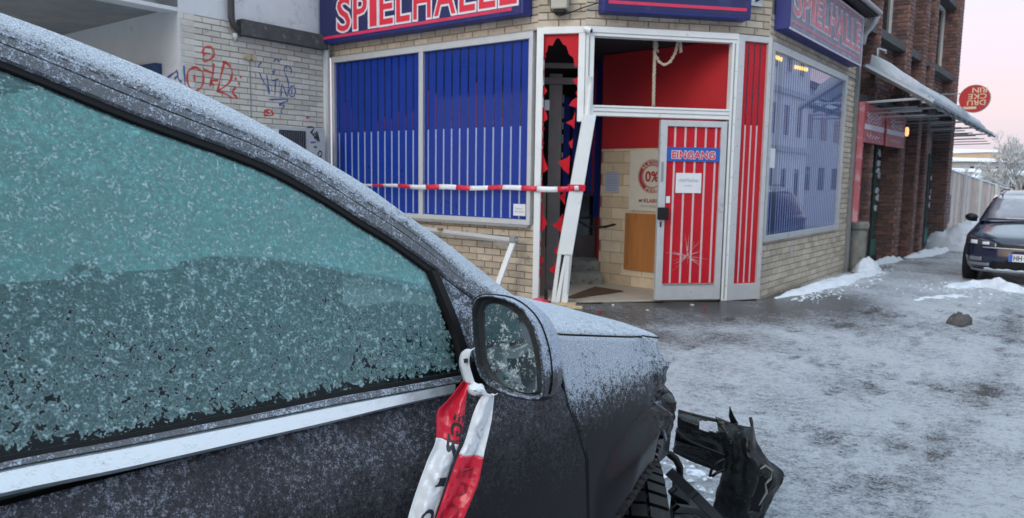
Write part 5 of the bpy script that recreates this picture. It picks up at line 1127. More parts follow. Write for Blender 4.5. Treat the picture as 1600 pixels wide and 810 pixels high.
for oo in (-.55, -1.35):
    sb = MB(); sb.hexa([CF.pt(-.55, oo-.24, .55), CF.pt(-.55, oo+.24, .55), CF.pt(-.62, oo+.24, .70), CF.pt(-.62, oo-.24, .70), CF.pt(-.80, oo-.2, 1.28), CF.pt(-.80, oo+.2, 1.28), CF.pt(-.90, oo+.2, 1.25), CF.pt(-.90, oo-.2, 1.25)])
    so_ = sb.build('seat', SE, car, bevel=.04, smooth=True); MB().hexa([CF.pt(-.83, oo-.12, 1.31), CF.pt(-.83, oo+.12, 1.31), CF.pt(-.92, oo+.12, 1.31), CF.pt(-.92, oo-.12, 1.31), CF.pt(-.87, oo-.11, 1.46), CF.pt(-.87, oo+.11, 1.46), CF.pt(-.94, oo+.11, 1.46), CF.pt(-.94, oo-.11, 1.46)]).build('headrest', SE, so_, bevel=.03, smooth=True)
    MB().box(CF, -.60, -.10, oo-.24, oo+.24, .42, .58).build('seat_cushion', SE, so_, bevel=.04)
sw = [CF.pt(-.22+.05*math.sin(a), -1.35+.18*math.cos(a), 1.02+.17*math.sin(a)) for a in [2*math.pi*i/28 for i in range(29)]]; MB().tube(sw, .014, 8).build('steering_wheel', RUB, car, smooth=True)
# side glass
GM = bpy.data.materials.new('frosted_green_side_glass'); n, l, b = nodes(GM); n.clear(); out_ = n.new('ShaderNodeOutputMaterial')
ge = n.new('ShaderNodeNewGeometry'); pos = ge.outputs['Position']; sp = n.new('ShaderNodeSeparateXYZ'); l.new(pos, sp.inputs[0]); zz = sp.outputs[2]
big = noise_(n, l, pos, 9, 4, .6); mid = noise_(n, l, pos, 80, 5, .68); fin = noise_(n, l, pos, 300, 4, .72)
vo = n.new('ShaderNodeTexVoronoi'); vo.feature = 'DISTANCE_TO_EDGE'; vo.inputs['Scale'].default_value = 62
vw = n.new('ShaderNodeVectorMath'); vw.operation = 'ADD'; vn = n.new('ShaderNodeTexNoise'); vn.inputs['Scale'].default_value = 45; vn.inputs['Detail'].default_value = 5; l.new(pos, vn.inputs[0]); vs_ = n.new('ShaderNodeVectorMath'); vs_.operation = 'SCALE'; vs_.inputs['Scale'].default_value = .028; l.new(vn.outputs['Color'], vs_.inputs[0]); l.new(pos, vw.inputs[0]); l.new(vs_.outputs[0], vw.inputs[1]); l.new(vw.outputs[0], vo.inputs[0])
v2 = n.new('ShaderNodeTexVoronoi'); v2.inputs['Scale'].default_value = 150; l.new(vw.outputs[0], v2.inputs[0])
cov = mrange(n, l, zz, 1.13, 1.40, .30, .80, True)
ed = n.new('ShaderNodeAttribute'); ed.attribute_name = 'edge'
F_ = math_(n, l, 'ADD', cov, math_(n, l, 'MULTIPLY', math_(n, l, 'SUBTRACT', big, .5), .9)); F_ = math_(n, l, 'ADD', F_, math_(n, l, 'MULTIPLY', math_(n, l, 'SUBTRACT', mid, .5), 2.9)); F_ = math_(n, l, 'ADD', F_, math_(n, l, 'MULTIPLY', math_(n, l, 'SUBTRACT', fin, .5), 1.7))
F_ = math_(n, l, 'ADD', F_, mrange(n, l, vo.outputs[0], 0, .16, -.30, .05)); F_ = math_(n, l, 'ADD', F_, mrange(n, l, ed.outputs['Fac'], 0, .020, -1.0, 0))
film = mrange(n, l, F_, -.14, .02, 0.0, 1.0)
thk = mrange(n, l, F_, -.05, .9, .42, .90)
cr_ = math_(n, l, 'ADD', math_(n, l, 'MULTIPLY', fin, 1.0), math_(n, l, 'MULTIPLY', mid, .75)); cr_ = math_(n, l, 'SUBTRACT', cr_, math_(n, l, 'MULTIPLY', v2.outputs[0], .22)); crys = mrange(n, l, cr_, .80, 1.02, 0, .85)
rim_ = mrange(n, l, math_(n, l, 'ABSOLUTE', math_(n, l, 'SUBTRACT', F_, .0)), 0, .13, .5, 0); crys = math_(n, l, 'MAXIMUM', crys, rim_); crys = math_(n, l, 'MULTIPLY', crys, film)
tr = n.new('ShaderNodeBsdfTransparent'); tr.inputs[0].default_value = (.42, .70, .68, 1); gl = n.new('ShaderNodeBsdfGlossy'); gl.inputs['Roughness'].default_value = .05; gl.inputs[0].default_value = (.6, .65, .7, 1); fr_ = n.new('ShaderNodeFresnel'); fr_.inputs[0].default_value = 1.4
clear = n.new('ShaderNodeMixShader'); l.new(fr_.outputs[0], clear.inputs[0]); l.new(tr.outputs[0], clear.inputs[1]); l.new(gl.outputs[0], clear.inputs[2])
fd = n.new('ShaderNodeBsdfDiffuse'); ft = n.new('ShaderNodeBsdfTranslucent'); ft.inputs[0].default_value = (.50, .79, .77, 1); l.new(mixc(n, l, big, (.10, .18, .185, 1), (.21, .33, .34, 1)), fd.inputs[0])  # teal put into the film colour in place of light coming through the cabin
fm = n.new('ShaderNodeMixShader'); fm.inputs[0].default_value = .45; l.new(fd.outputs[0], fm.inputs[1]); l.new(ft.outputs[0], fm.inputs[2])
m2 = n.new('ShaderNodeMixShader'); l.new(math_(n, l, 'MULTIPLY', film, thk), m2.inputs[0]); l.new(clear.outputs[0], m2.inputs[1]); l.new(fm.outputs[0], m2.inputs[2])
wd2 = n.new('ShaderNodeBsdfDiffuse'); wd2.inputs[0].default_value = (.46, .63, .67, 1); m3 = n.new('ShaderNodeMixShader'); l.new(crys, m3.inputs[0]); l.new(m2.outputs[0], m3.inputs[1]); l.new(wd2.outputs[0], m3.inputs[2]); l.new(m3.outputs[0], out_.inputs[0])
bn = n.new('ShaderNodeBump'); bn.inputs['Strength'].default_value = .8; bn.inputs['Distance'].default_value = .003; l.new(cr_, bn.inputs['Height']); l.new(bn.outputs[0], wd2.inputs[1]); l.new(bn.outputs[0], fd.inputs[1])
botc = [carpt(-1.9, 1.115, -.004), carpt(-1.3, 1.118, -.004)]+[gp(x, y, -.004) for x, y in ((-300, 790), (0, 722), (200, 684), (400, 645), (533, 618), (620, 603), (715, 588), (728, 586))]
topc = [carpt(-1.9, 1.595, -.004), carpt(-1.3, 1.66, -.004)]+[gp(x, y, -.004) for x, y in ((-300, -1), (0, 102), (200, 184), (400, 258), (500, 311), (557, 347), (614, 382), (668, 424), (676, 432))]
TB, BB_ = smooth_curve(topc, 90), smooth_curve(botc, 90)
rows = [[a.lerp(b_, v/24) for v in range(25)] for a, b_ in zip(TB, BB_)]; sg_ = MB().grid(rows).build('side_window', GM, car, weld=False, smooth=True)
ea = sg_.data.attributes.new('edge', 'FLOAT', 'POINT'); vals = []
for i, r_ in enumerate(rows):
    for j, p in enumerate(r_): vals.append(min(1, min((p-r_[0]).length*3+.02, (p-r_[-1]).length, (p-rows[-1][j]).length*.8)))
ea.data.foreach_set('value', vals)
def band(name, ca, cb, d0, d1, m, n=90, par=None, prof=None):
    a_, b2 = smooth_curve(ca, n), smooth_curve(cb, n); pr = prof or [(0, d0-.01), (0, d0), (.12, d1), (.88, d1), (1, d0), (1, d0-.01)]
    return MB().grid([[p.lerp(q, v)+NG*d for v, d in pr] for p, q in zip(a_, b2)]).build(name, m, par or car, smooth=False)
E_ = lambda z: [carpt(-1.9, z), carpt(-1.3, z)]
band('window_seal', [carpt(-1.9, 1.60), carpt(-1.3, 1.67)]+[gp(x, y) for x, y in ((-300, 4), (0, 108), (200, 189), (400, 263), (500, 315), (557, 351), (614, 386), (672, 429))], [carpt(-1.9, 1.585), carpt(-1.3, 1.655)]+[gp(x, y) for x, y in ((-300, -7), (0, 96), (200, 177), (400, 251), (500, 304), (557, 340), (614, 375), (676, 419))], .001, .003, RUB)
band('belt_seal', E_(1.128)+[gp(x, y) for x, y in ((-300, 783), (0, 714), (200, 677), (400, 638), (533, 611), (620, 597), (715, 581), (742, 580))], E_(1.112)+[gp(x, y) for x, y in ((-300, 798), (0, 726), (200, 688), (400, 649), (533, 622), (620, 606), (715, 589), (742, 588))], .0, .002, RUB)
band('belt_strip', E_(1.115)+[gp(x, y) for x, y in ((-300, 795), (0, 724), (200, 686), (400, 647), (533, 620), (620, 605), (715, 588), (745, 586))], E_(1.105)+[gp(x, y) for x, y in ((-300, 806), (0, 735), (200, 697), (400, 658), (533, 632), (600, 620), (705, 601), (742, 596))], .002, .008, FT)
band('chrome_trim', E_(1.104)+[gp(x, y) for x, y in ((-300, 806), (0, 735), (200, 697), (400, 658), (533, 632), (600, 620), (706, 601))], E_(1.075)+[gp(x, y) for x, y in ((-300, 850), (0, 777), (200, 735), (400, 689), (533, 658), (600, 641), (704, 617))], .004, .011, CH)
# sail panel and black divider
sail = [gp(x, y, .004) for x, y in ((684, 428), (712, 449), (745, 473), (775, 495), (790, 540), (775, 575), (745, 592), (738, 592), (725, 550), (705, 490))]
MB().poly_prism(sail, -NG, .012).build('sail_panel', FS, car, bevel=.002)
band('window_divider', [gp(x, y) for x, y in ((667, 424), (690, 480), (708, 530), (722, 592))], [gp(x, y) for x, y in ((681, 427), (703, 478), (722, 530), (740, 592))], .002, .010, RUB, 40)
MB().box(CF, -1.9, .3, -.09, -.02, 1.02, 1.085).build('door_shell', RUB, car)
# ---- body side
WCt, WCz, WR = .70, .395, .42
def bodyo(t, z):
    if z > 1.0: o = .032-(z-1.0)*.46
    elif z > .955: o = .040-.008*((z-.955)/.045)
    elif z > .72: o = .040
    elif z > .45: o = .040-.045*((.72-z)/.27)**1.5
    else: o = -.005-.35*(.45-z)
    if t > .30: o -= .16*(t-.30)**2
    if t > .70: o -= 1.5*(t-.70)**1.08
    if -.3 < t < .25 and z > 1.03: o -= 0
    d = math.hypot(t-WCt, z-WCz)
    if t > .35 and d < .56: o += .034*min(1, max(0, (.545-d)/.035))*min(1, (t-.35)/.12)*(1-.5*min(1, max(0, (.50-d)/.08)))
    c = min(1, max(0, (t-.56)/.09))                      # crumpled front corner
    if c:
        o += c*(.024*N3((t*7, z*7, 3), 1, 4)-.050*abs(N3((t*13, z*9, 8), 1, 5))-.022*abs(N3((t*30, z*24, 1), 1, 5))-.002)
        if z < .93: o += c*(.012*math.sin((z+t*.8)*55)-.014)*max(0, 1-abs(t-.66)/.12)
    return o
def zseam(t): return 1.133-.165*max(0, t-.28)-.02*max(0, t-.6)+(0 if t > .1 else (0-min(1, (.1-t)/.1))*.048)
def tcut(z): return lerp_tab([(.25, .32), (.72, .325), (.88, .312), (1.0, .258), (1.14, .285)], z)[0]
def side_panel(name, ts_f, zs, m, arch=False):
    rows = []; 
    for j, v in enumerate(zs):
        row = []
        for i, (t, zt) in enumerate(ts_f(v)):
            row.append((t, zt))
        rows.append(row)
    mb = MB(); nv = len(rows[0]); keep = {}
    pts = [[None]*nv for _ in rows]
    for j, row in enumerate(rows):
        for i, (t, z) in enumerate(row):
            d = math.hypot(t-WCt, z-WCz); ins = arch and (d < WR or (t > WCt and z < WCz+WR+.0))
            keep[(j, i)] = ins
            if ins:
                if t > WCt: z2 = WCz+WR; t2 = t
                elif d > 1e-4: t2 = WCt+(t-WCt)*WR/d; z2 = WCz+(z-WCz)*WR/d
                pts[j][i] = CF.pt(t2, bodyo(t2, z2)+.012, z2)
            else: pts[j][i] = CF.pt(t, bodyo(t, z), z)
    b0 = 0; mb.v = [tuple(p) for r_ in pts for p in r_]
    for j in range(len(rows)-1):
        for i in range(nv-1):
            q = ((j, i), (j, i+1), (j+1, i+1), (j+1, i))
            if all(keep[x] for x in q): continue
            mb.f.append(tuple(x[0]*nv+x[1] for x in q)); mb.mi.append(0)
    o = mb.build(name, m, car, smooth=True, weld=False, thick=.003)
    if arch:
        for p in o.data.polygons:
            if (p.center-M0).dot(cu) > .575: p.use_smooth = False
    return o
V = [i/64 for i in range(65)]
def door_ts(v):
    n_ = 90; r_ = []
    for i in range(n_+1):
        u = i/n_; zt = 1.09; t = -2.2
        # top follows the belt, then the short shoulder ahead of the mirror
        te = tcut(1.09-(1.09-.25)*v); t = -2.2+(te+2.2)*(1-(1-u)**1.6); ztop = 1.083+(.045*max(0, min(1, (t-.02)/.1)))
        r_.append((t, ztop-(ztop-.25)*v))
    return r_
side_panel('front_door', door_ts, V, FD)
def fen_ts(v):
    n_ = 90; r_ = []
    for i in range(n_+1):
        u = i/n_; z = zseam(.3)-(zseam(.3)-.25)*v; t0 = tcut(z)+.006; t = t0+(1.12-t0)*u; zt = zseam(t)-.004; r_.append((t, zt-(zt-.25)*v))
    return r_
side_panel('fender', fen_ts, [i/90 for i in range(91)], FP, True)
MB().box(CF, .26, .40, -.10, -.03, .25, 1.12).build('gap_seal', RUB, car)
MB().tube([CF.pt(tcut(z)+.003, bodyo(tcut(z), z)+.001, z) for z in [1.10-.85*i/60 for i in range(61)]], .0034, 6).build('door_gap', RUB, car)
# hood
rows = []
for i in range(60):
    t = .16+(1.15-.16)*i/59; zs_ = zseam(t)+.002; o0 = bodyo(t, zs_)-.002; k = max(.18, 1-max(0, t-.25)*1.25); row = []
    for w_, h in ((0, -.012), (.0, .0), (.012, .010), (.05, .026), (.12, .042), (.25, .058), (.45, .068), (.8, .072), (1.1, .066), (1.35, .05), (1.52, .02), (1.6, -.02)):
        row.append(CF.pt(t-.05*math.sin(min(1, w_/1.6)*math.pi)*(-1), o0-w_*(1-.16*max(0, t-.6)), zs_+h*k+(0 if t < .6 else .006*N3((t*12, w_*8, 0)))))
    rows.append(row)
MB().grid(rows).build('bonnet', FR, car, smooth=True)
MB().tube([CF.pt(t, bodyo(t, zseam(t))+.000, zseam(t)-.001) for t in [.28+.45*i/30 for i in range(31)]], .0022, 6).build('bonnet_gap', RUB, car)
# little dark side lamp / triangle gap at pillar base
MB().poly_prism([gp(855, 505, -.01), gp(868, 520, -.012), gp(884, 523, -.016), gp(872, 532, -.01), gp(862, 530, -.008)], -NG, .01).build('pillar_foot_trim', pm('orange_brown_trim', (.10, .05, .03), .4), car)
# wheel house, tyre
MB().box(CF, .30, 1.05, -1.5, -.40, .15, .93).build('engine_bay', DK, car); MB().box(CF, -2.2, 1.0, -1.84, -.12, .16, .27).build('underbody', DK, car)
hw_ = []
for i in range(15): a = math.pi*(.48+.52*i/14); hw_.append([CF.pt(WCt+math.cos(a)*(WR-.01), o, WCz+math.sin(a)*(WR-.01)) for o in (-.02, -.15, -.38)])
MB().grid(hw_).build('wheel_arch_liner', RUB, car, smooth=True)
wf_ = Vector((math.sin(R_(4)), math.cos(R_(4)), 0)); wa = Vector((wf_.y, -wf_.x, 0)); wcn = CF.pt(.640, -.135, .375)+wa*.022
def wpt(a, r, o): return wcn+wf_*(r*math.cos(a))+Vector((0, 0, r*math.sin(a)))+wa*o
wh = MB(); profw = ((.19, -.09), (.25, -.115), (.32, -.122), (.345, -.105), (.352, -.09), (.352, .09), (.345, .105), (.32, .122), (.25, .115), (.19, .09)); wh.grid([[wpt(2*math.pi*i/64, r, o) for i in range(64)] for r, o in profw], True); tyb = frost('icy_tyre_rubber', (.012, .012, .013), -.12, rough=.5, spec=.25, upw=.1, coat=0, scale=.7, fc=(.35, .38, .42))
wheel = bpy.data.objects.new('wheel', None); C.objects.link(wheel); wheel.location = wcn; wheel.parent = car; wheel.matrix_parent_inverse = PINV(car)
wh.build('tyre', tyb, wheel, smooth=True)
tm = MB()
for i in range(58):
    a0 = 2*math.pi*i/58; da = 2*math.pi/58
    for (o0, o1, sk) in ((-.116, -.068, .5), (-.060, -.022, .15), (-.016, .020, -.1), (.026, .062, .15), (.070, .116, .5)):
        w_ = .72 if abs(o0) > .05 and abs(o1) > .05 else .8; p = []
        for (r0, r1) in ((.340 if max(abs(o0), abs(o1)) > .1 else .348, 0), (.3665, 0)):
            for (oo, aa) in ((o0, 0), (o1, 0), (o1, w_), (o0, w_)):
                rr_ = r0-(.014 if abs(oo) > .1 else 0)*(1 if r0 > .35 else 0); p.append(wpt(a0+da*(aa+sk*abs(oo)*4), rr_, oo))
        tm.hexa(p)
tm.build('tread', tyb, wheel, weld=False, kind='stuff')
MB().grid([[wpt(2*math.pi*i/32, r, o) for i in range(32)] for r, o in ((.19, .09), (.18, .04), (.06, .06), (.01, .06))], True).build('rim', M['steelgrey'], wheel)
# torn corner: black plastic, bent edge
def sheet(name, tab, m, par, th=.004, sub=0):
    return MB().grid([[at(*p) for p in r_] for r_ in tab]).build(name, m, par, smooth=False, thick=th)
BP_ = frost('scratched_black_plastic', (.008, .010, .011), -.02, rough=.22, upw=.10, coat=0, scale=.8, fc=(.50, .56, .58), veilmax=.02, fine=1, spec=.28)
sheet('torn_corner_plastic', [[(1030, 610, 1.83), (1036, 612, 1.86), (1041, 614, 1.9)], [(1028, 645, 1.80), (1037, 650, 1.86), (1046, 640, 1.96)], [(1022, 690, 1.82), (1034, 700, 1.88), (1046, 680, 1.98)], [(1020, 706, 1.86), (1028, 722, 1.9), (1043, 708, 2.0)]], BP_, car)
sheet('bent_fender_edge', [[(1022, 628, 1.69), (1030, 626, 1.74)], [(1030, 660, 1.70), (1036, 655, 1.76)], [(1038, 690, 1.74), (1042, 684, 1.80)]], FS, car)
# front undertray pieces under the car
for i, (pts_, w_) in enumerate(((((1050, 742, 2.25), (1085, 775, 2.3), (1125, 815, 2.45)), .022), (((1052, 768, 2.3), (1072, 796, 2.4), (1080, 830, 2.5)), .02), (((1060, 745, 2.4), (1055, 790, 2.45), (1050, 830, 2.5)), .018), (((1056, 796, 2.3), (1090, 800, 2.45), (1150, 830, 2.6)), .02))):
    ps = [at(*p) for p in pts_]; mb = MB(); r_ = [[p+Vector((0, 0, w_)), p+Vector((w_, .02, 0)), p+Vector((0, .02, -w_)), p+Vector((-w_, 0, 0))] for p in ps]; mb.grid(r_, True); mb.build('undertray_strut', BP_, car)
MB().tube([at(1046, 710, 2.3), at(1056, 718, 2.32), at(1062, 730, 2.33), at(1062, 752, 2.34)], .012, 8).build('hose', RUB, car, smooth=True)
MB().grid([[at(1050, 752, 2.4), at(1074, 768, 2.5), at(1118, 800, 2.65)], [at(1052, 790, 2.4), at(1078, 806, 2.45), at(1124, 826, 2.6)], [at(1050, 850, 2.3), at(1080, 850, 2.4), at(1135, 860, 2.55)]]).build('undertray', BP_, car, thick=.006)
# ---------------------------------------------------------------- wing mirror (part of the car)
nm = Vector((-.41, -.905, .10)).normalized(); nr_ = Vector((-.36, -.93, .06)).normalized(); mc = Vector((.01, 1.185, 1.20))
def closed(pts, n):
    P_ = [Vector(p) for p in pts]; d = []; K = len(P_)
    for i in range(K):
        p0, p1, p2, p3 = P_[i-1], P_[i], P_[(i+1) % K], P_[(i+2) % K]
        for k in range(10): t = k/10; d.append(.5*((2*p1)+(p2-p0)*t+(2*p0-5*p1+4*p2-p3)*t*t+(3*p1-3*p2+p3-p0)*t**3))
    return [d[int(i*len(d)/n)] for i in range(n)]
rim_px = [(737, 500), (739, 478), (747, 466), (765, 463), (790, 468), (812, 480), (829, 500), (840, 530), (846, 562), (848, 595), (846, 618), (832, 623), (800, 617), (772, 606), (752, 588), (742, 555)]
sil_px = [(737, 500), (738, 477), (747, 464), (770, 461), (806, 465), (832, 481), (852, 505), (866, 540), (872, 572), (872, 603), (862, 622), (840, 627), (806, 622), (774, 609), (751, 590), (741, 555)]
gls_px = [(756, 505), (756, 487), (762, 477), (775, 475), (792, 481), (809, 494), (822, 512), (831, 538), (836, 565), (838, 592), (837, 611), (824, 614), (802, 609), (783, 597), (766, 575), (758, 545)]
NR_ = 64
rimr = closed([onplane(x, y, mc, nr_) for x, y in rim_px], NR_); silr = closed([onplane(x, y, mc-nr_*.045, nr_) for x, y in sil_px], NR_); gin = closed([onplane(x, y, mc-nm*.016, nm) for x, y in gls_px], NR_)
def scl(ring, c, k, off): return [c+(p-c)*k+off for p in ring]
csl = sum(silr, Vector())/NR_
rows = [[a.lerp(b_, .94) for a, b_ in zip(gin, rimr)], rimr, [a.lerp(b_, .12)-nr_*.003+(b_-csl).normalized()*.0015 for a, b_ in zip(rimr, silr)], [a.lerp(b_, .5) for a, b_ in zip(rimr, silr)], [a.lerp(b_, .86)+(b_-csl).normalized()*.001 for a, b_ in zip(rimr, silr)], silr, scl(silr, csl, .97, -nr_*.03), scl(silr, csl, .86, -nr_*.06), scl(silr, csl, .6, -nr_*.085), scl(silr, csl, .25, -nr_*.095), scl(silr, csl, .02, -nr_*.096)]
MFR = frost('frosted_mirror_shell', (.016, .016, .018), .80, 1.09, 1.15, -.15, rough=.25, upw=.2, coat=.2, fc=(.50, .57, .70))
mir = MB().grid(rows, True).build('wing_mirror', MFR, car, smooth=True)
MFI = frost('frosted_mirror_bezel', (.03, .034, .036), .05, rough=.4, upw=.55, coat=.1, fc=(.50, .56, .64))
rows = [[a.lerp(b_, .95) for a, b_ in zip(gin, rimr)], [a.lerp(b_, .8)-nr_*.010 for a, b_ in zip(gin, rimr)], [a.lerp(b_, .35)-nr_*.016 for a, b_ in zip(gin, rimr)], [a.lerp(b_, .06) for a, b_ in zip(gin, rimr)], [a-nm*.006 for a in gin]]
MB().grid(rows, True).build('bezel', MFI, mir, smooth=True)
MB().tube([p+nr_*.0005 for p in [a.lerp(b_, .985) for a, b_ in zip(rimr, rimr)]]+[rimr[0]+nr_*.0005], .0016, 6, cap=False).build('rim_edge', FS, mir)
MB().tube([(a.lerp(b_, .55)+(b_-csl).normalized()*.0016) for a, b_ in zip(rimr, silr)][4:40], .0013, 6).build('shell_seam', RUB, mir)
gcen = sum(gin, Vector())/NR_; MG = frost('mirror_glass_with_ice_specks', (.42, .50, .50), .36, rough=.03, metal=1, upw=0, coat=0, fc=(.62, .70, .72), scale=.75, fine=.7, veilmax=0)
mb = MB(); mb.face([p-nm*.002 for p in gin]); mb.build('mirror_glass', MG, mir, weld=False)
fo_ = MB(); fo_.face([p-nm*.004 for p in gin]); 
MB().tube([CF.pt(.05, -.02, 1.10), CF.pt(.07, .04, 1.115), CF.pt(.09, .09, 1.15)], [.03, .026, .022], 12).build('mirror_arm', RUB, mir, smooth=True)
MB().hexa([gp(735, 560, .0), gp(748, 560, .0), gp(762, 606, .0), gp(716, 600, .0), gp(737, 565, .03), gp(746, 565, .03), gp(756, 604, .03), gp(724, 600, .03)]).build('mirror_foot', RUB, mir)
# ---------------------------------------------------------------- tape tied to the mirror
tt = thing('tied_tape', CF.pt(.0, .06, 1.1), 'crumpled red and white barrier tape knotted round the car mirror and hanging down', 'barrier tape')
def strand(name, left, right, Y, splits, seed, fold=.012):
    """left/right edges as (x, y) rows down the strand; colours change at the given fractions"""
    la = smooth_curve([at(x, y, Y(y)) for x, y in left], 80); ra = smooth_curve([at(x, y, Y(y)+.006) for x, y in right], 80); K = 14; rows = []
    for i, (a, b_) in enumerate(zip(la, ra)):
        t = i/79; row = []
        for j in range(K+1):
            v = j/K; p = a.lerp(b_, v); d = fold*(.9*math.cos(v*5.2+t*3+seed)+.5*N3((v*3, t*7, seed), 1, 2)+.30*N3((v*8, t*22, seed), 1, 5))*(.35+.65*math.sin(math.pi*v)); row.append(p+Vector((.15, -1, 0))*d)
        rows.append(row)
    f0 = 0
    for fr1, mk in splits:
        i0, i1 = int(f0*79), int(fr1*79); MB().grid(rows[i0:i1+1]).build(name+('_red' if 'red' in mk else '_white')+'_band', M[mk], tt, smooth=True, weld=False, thick=.0006); f0 = fr1
    def mapf(v0, v1, t0, t1):
        def f(u, w, d):
            # text runs across the strand: u along the strand
            t = max(0, min(.999, t0+(t1-t0)*u))*79; v = max(0, min(.999, v0+(v1-v0)*w))*K; i, j = int(t), int(v); a, b_ = t-i, v-j; i2, j2 = min(i+1, 79), min(j+1, K)
            p = (rows[i][j]*(1-a)*(1-b_)+rows[i2][j]*a*(1-b_)+rows[i][j2]*(1-a)*b_+rows[i2][j2]*a*b_); return p+Vector((.05, -.0022, 0)).normalized()*0+Vector((0, -.0016, 0))
        return f
    return mapf
YA = lambda y: 1.155-.00022*(y-600)
mA = strand('tape', [(722, 596), (697, 628), (683, 645), (681, 688), (668, 720), (650, 770), (637, 812), (628, 850)], [(734, 598), (728, 625), (724, 660), (718, 690), (706, 722), (692, 770), (679, 812), (668, 850)], YA, ((.38, 'tape_red'), (1, 'tape_white')), 1, .010)
mB = strand('tape', [(757, 612), (742, 640), (726, 690), (716, 712), (698, 760), (680, 812), (665, 850)], [(773, 617), (768, 660), (757, 708), (748, 752), (735, 785), (722, 815), (705, 850)], YA, ((.43, 'tape_white'), (1, 'tape_red')), 4.2, .009)
ink = M['ink']
for body_, v0, v1, t0, t1 in (('E', 1.0, .62, .20, .24), ('G', 1.0, .58, .25, .33), ('R', .98, .50, .34, .45), ('I', .98, .62, .60, .635), ('O', .93, .45, .79, .90)): text('lettering', body_, mA(v0, v1, t0, t1), ink, tt, .03)
for body_, v0, v1, t0, t1 in (('N', .70, .28, .24, .31), ('Z', .66, .2, .335, .41)): text('lettering', body_, mB(v0, v1, t0, t1), M['tape_ghost'], tt, .02)
for body_, v0, v1, t0, t1 in (('E', .72, .2, .50, .56), ('U', .75, .15, .60, .69), ('C', .75, .15, .75, .84)): text('lettering', body_, mB(v0, v1, t0, t1), M['tape_ghostr'], tt, .02)
kn = []
for i, (x, y) in enumerate(((735, 545), (728, 552), (726, 568), (731, 588), (737, 603), (748, 614), (760, 618), (770, 615))):
    p = at(x, y, 1.165); q = Vector((.0075, -.004, .003)); kn.append([p-q*1.1, p-q*.4+Vector((0, -.006, .002)), p+q*.3+Vector((0, -.003, -.002)), p+q*1.1+Vector((0, -.005, 0))])
knc = [smooth_curve([r_[j] for r_ in kn], 40) for j in range(4)]; MB().grid([[c_[i] for c_ in knc] for i in range(40)]).build('tape_loop', M['tape_white'], tt, smooth=True, weld=False, thick=.0012)
for (y0, y1) in ((551, 553.5), (562, 567)): MB().face([at(x, y, 1.156) for x, y in ((724, y0), (731, y0-1), (731, y1), (724, y1))]) if False else None
MB().hexa([at(724, 561, 1.152), at(731, 560, 1.152), at(731, 567, 1.152), at(725, 568, 1.152), at(724, 561, 1.155), at(731, 560, 1.155), at(731, 567, 1.155), at(725, 568, 1.155)]).build('print_mark', ink, tt)
kp = at(744, 608, 1.152); MB().grid([[kp+Vector((math.cos(a)*r*.014, z, math.sin(a)*r*.010+.002*math.sin(a*3+z*200))) for a in [2*math.pi*i/14 for i in range(14)]] for r, z in ((.05, -.012), (.7, -.010), (1, -.002), (.8, .008), (.1, .012))], True).build('knot', M['tape_white'], tt, smooth=True)
sheet('tape_tail', [[(738, 596, 1.15), (746, 600, 1.148)], [(741, 606, 1.145), (758, 609, 1.142)], [(750, 614, 1.145), (764, 620, 1.143)]], M['tape_white'], tt, .001)
# ---------------------------------------------------------------- torn off bumper
bu = thing('torn_off_bumper', at(1170, 860, 2.8), 'broken black plastic bumper section standing on the ice in front of the crashed car', 'bumper')
def dense(tab, nu, nv, seed=0, amp=.016):
    R1 = [smooth_curve([at(*p) for p in r_], nu) for r_ in tab]; cols = [smooth_curve([r_[i] for r_ in R1], nv) for i in range(nu)]
    return [[cols[i][j]+Vector((0, -1, .3))*(amp*N3(cols[i][j], 14, seed)+amp*.7*abs(N3(cols[i][j], 33, seed+4))) for i in range(nu)] for j in range(nv)]
top = dense([[(1060, 642, 2.95), (1090, 650, 2.93), (1120, 657, 2.90), (1152, 665, 2.87)], [(1059, 652, 2.90), (1090, 664, 2.87), (1120, 672, 2.85), (1155, 676, 2.83)], [(1059, 668, 2.91), (1090, 682, 2.90), (1118, 692, 2.87), (1150, 700, 2.84)], [(1062, 684, 2.94), (1088, 694, 2.95), (1115, 702, 2.92), (1140, 716, 2.88)]], 34, 22, 1)
hb = MB()
for j in range(len(top)-1):
    for i in range(len(top[0])-1):
        q = proj((top[j][i]+top[j+1][i+1])*.5)
        if ((q[0]-1107)/15)**4+((q[1]-666-(q[0]-1107)*.12)/9.5)**4 < 1: continue
        hb.face([top[j][i], top[j][i+1], top[j+1][i+1], top[j+1][i]])
hb.build('bumper_top_band', BP_, bu, thick=.005, smooth=True)
col_ = dense([[(1118, 652, 2.90), (1150, 664, 2.86), (1172, 668, 2.80), (1172, 652, 2.84)], [(1124, 680, 2.86), (1145, 684, 2.82), (1168, 686, 2.76), (1181, 692, 2.80)], [(1131, 708, 2.84), (1150, 712, 2.79), (1172, 716, 2.73), (1196, 718, 2.80)], [(1129, 738, 2.84), (1150, 745, 2.78), (1176, 742, 2.73), (1222, 741, 2.84)], [(1120, 770, 2.84), (1145, 778, 2.78), (1172, 782, 2.74), (1207, 775, 2.82)], [(1112, 802, 2.84), (1136, 808, 2.80), (1162, 815, 2.76), (1190, 808, 2.80)], [(1106, 850, 2.84), (1128, 855, 2.82), (1150, 858, 2.80), (1172, 856, 2.80)]], 30, 50, 2)
hb = MB()
for j in range(len(col_)-1):
    for i in range(len(col_[0])-1):
        q = proj((col_[j][i]+col_[j+1][i+1])*.5); x, y = q
        if 745 < y < 800 and (1186-(y-745)*.34) < x < (1206-(y-745)*.42): continue
        hb.face([col_[j][i], col_[j][i+1], col_[j+1][i+1], col_[j+1][i]])
hb.build('bumper_corner', BP_, bu, thick=.006, smooth=True)
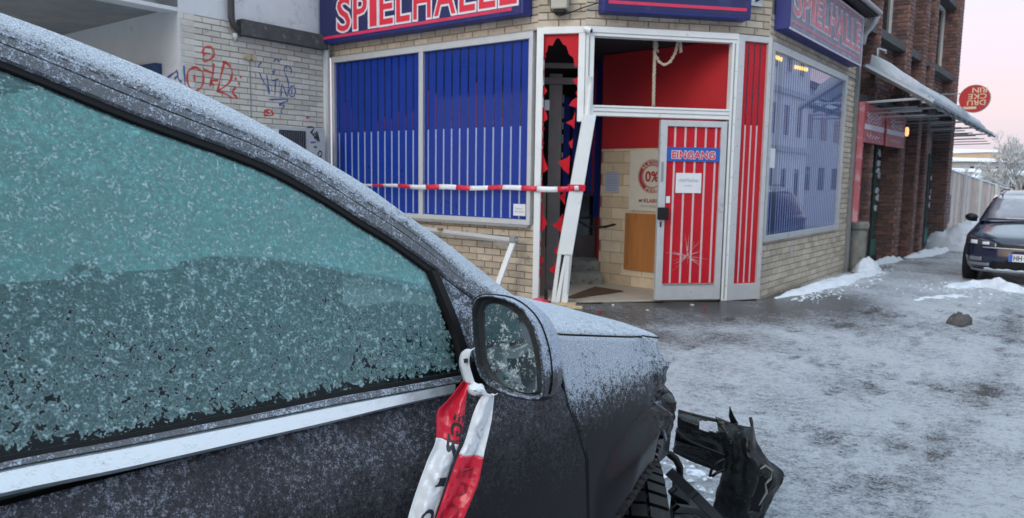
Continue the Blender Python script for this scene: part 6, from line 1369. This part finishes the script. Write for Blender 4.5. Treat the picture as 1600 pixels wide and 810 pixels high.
MB().grid([[at(1178, 738, 2.92), at(1212, 742, 2.92)], [at(1165, 805, 2.92), at(1190, 812, 2.92)]]).build('fog_lamp_recess', M['black'], bu, thick=.004)
MB().tube([c_[-1] for c_ in col_], .007, 6).build('torn_edge', BP_, bu, smooth=True); MB().tube([p for p in top[0]], .006, 6).build('top_lip', BP_, bu, smooth=True)
CR_ = pm('pale_broken_plastic_edge', (.24, .235, .21), .6, 0, .3, 40); jag = [at(x, y, Y-.012) for x, y, Y in ((1188, 733, 2.74), (1196, 728, 2.76), (1207, 736, 2.78), (1204, 748, 2.78), (1196, 757, 2.77), (1198, 770, 2.77), (1186, 790, 2.76))]
MB().tube(jag, [.002, .005, .003, .006, .003, .005, .0015], 6).build('broken_edge', CR_, bu)
sheet('spike', [[(1140, 636, 2.88), (1141, 636, 2.88)], [(1139, 650, 2.88), (1147, 650, 2.87)], [(1142, 660, 2.88), (1154, 662, 2.86)]], BP_, bu)
MB().grid([[at(1057, 668, 2.98), at(1090, 676, 2.96), at(1128, 690, 2.93), at(1146, 700, 2.92)], [at(1054, 690, 3.0), at(1086, 704, 2.98), at(1122, 722, 2.94), at(1140, 740, 2.92)], [at(1052, 706, 3.02), at(1080, 720, 3.0), at(1112, 732, 2.97), at(1128, 738, 2.94)]]).build('grille_backing', M['black'], bu, thick=.006)
for q_ in (0, 1, 2): MB().tube(smooth_curve([at(1054, 690+q_*7, 2.90), at(1080, 698+q_*8, 2.88), at(1122, 710+q_*10, 2.85)], 14), .004, 6).build('grille_rib', BP_, bu, smooth=True)
lowr = dense([[(1051, 701, 3.0), (1075, 712, 2.98), (1108, 726, 2.95)], [(1056, 690, 2.97), (1080, 699, 2.95), (1112, 706, 2.92)]], 12, 6, 3); MB().grid(lowr).build('inner_strip', BP_, bu, thick=.006)
for pts_ in (((1056, 672, 2.88), (1075, 688, 2.86), (1110, 703, 2.84), (1135, 712, 2.82)), ((1110, 702, 2.86), (1103, 722, 2.88)), ((1105, 704, 2.84), (1122, 720, 2.84)), ((1109, 745, 2.8), (1113, 732, 2.8), (1124, 722, 2.8), (1133, 718, 2.8), (1134, 732, 2.8), (1122, 738, 2.8), (1112, 745, 2.8))):
    MB().tube(smooth_curve([at(*p) for p in pts_], 16), .006, 6).build('torn_rib', BP_, bu, smooth=True)
icel = heap('ice_clod', [onground(1062, 734), onground(1112, 742)], .12, .05, 'patch of broken white ice under the torn bumper', seed=44, n=30)
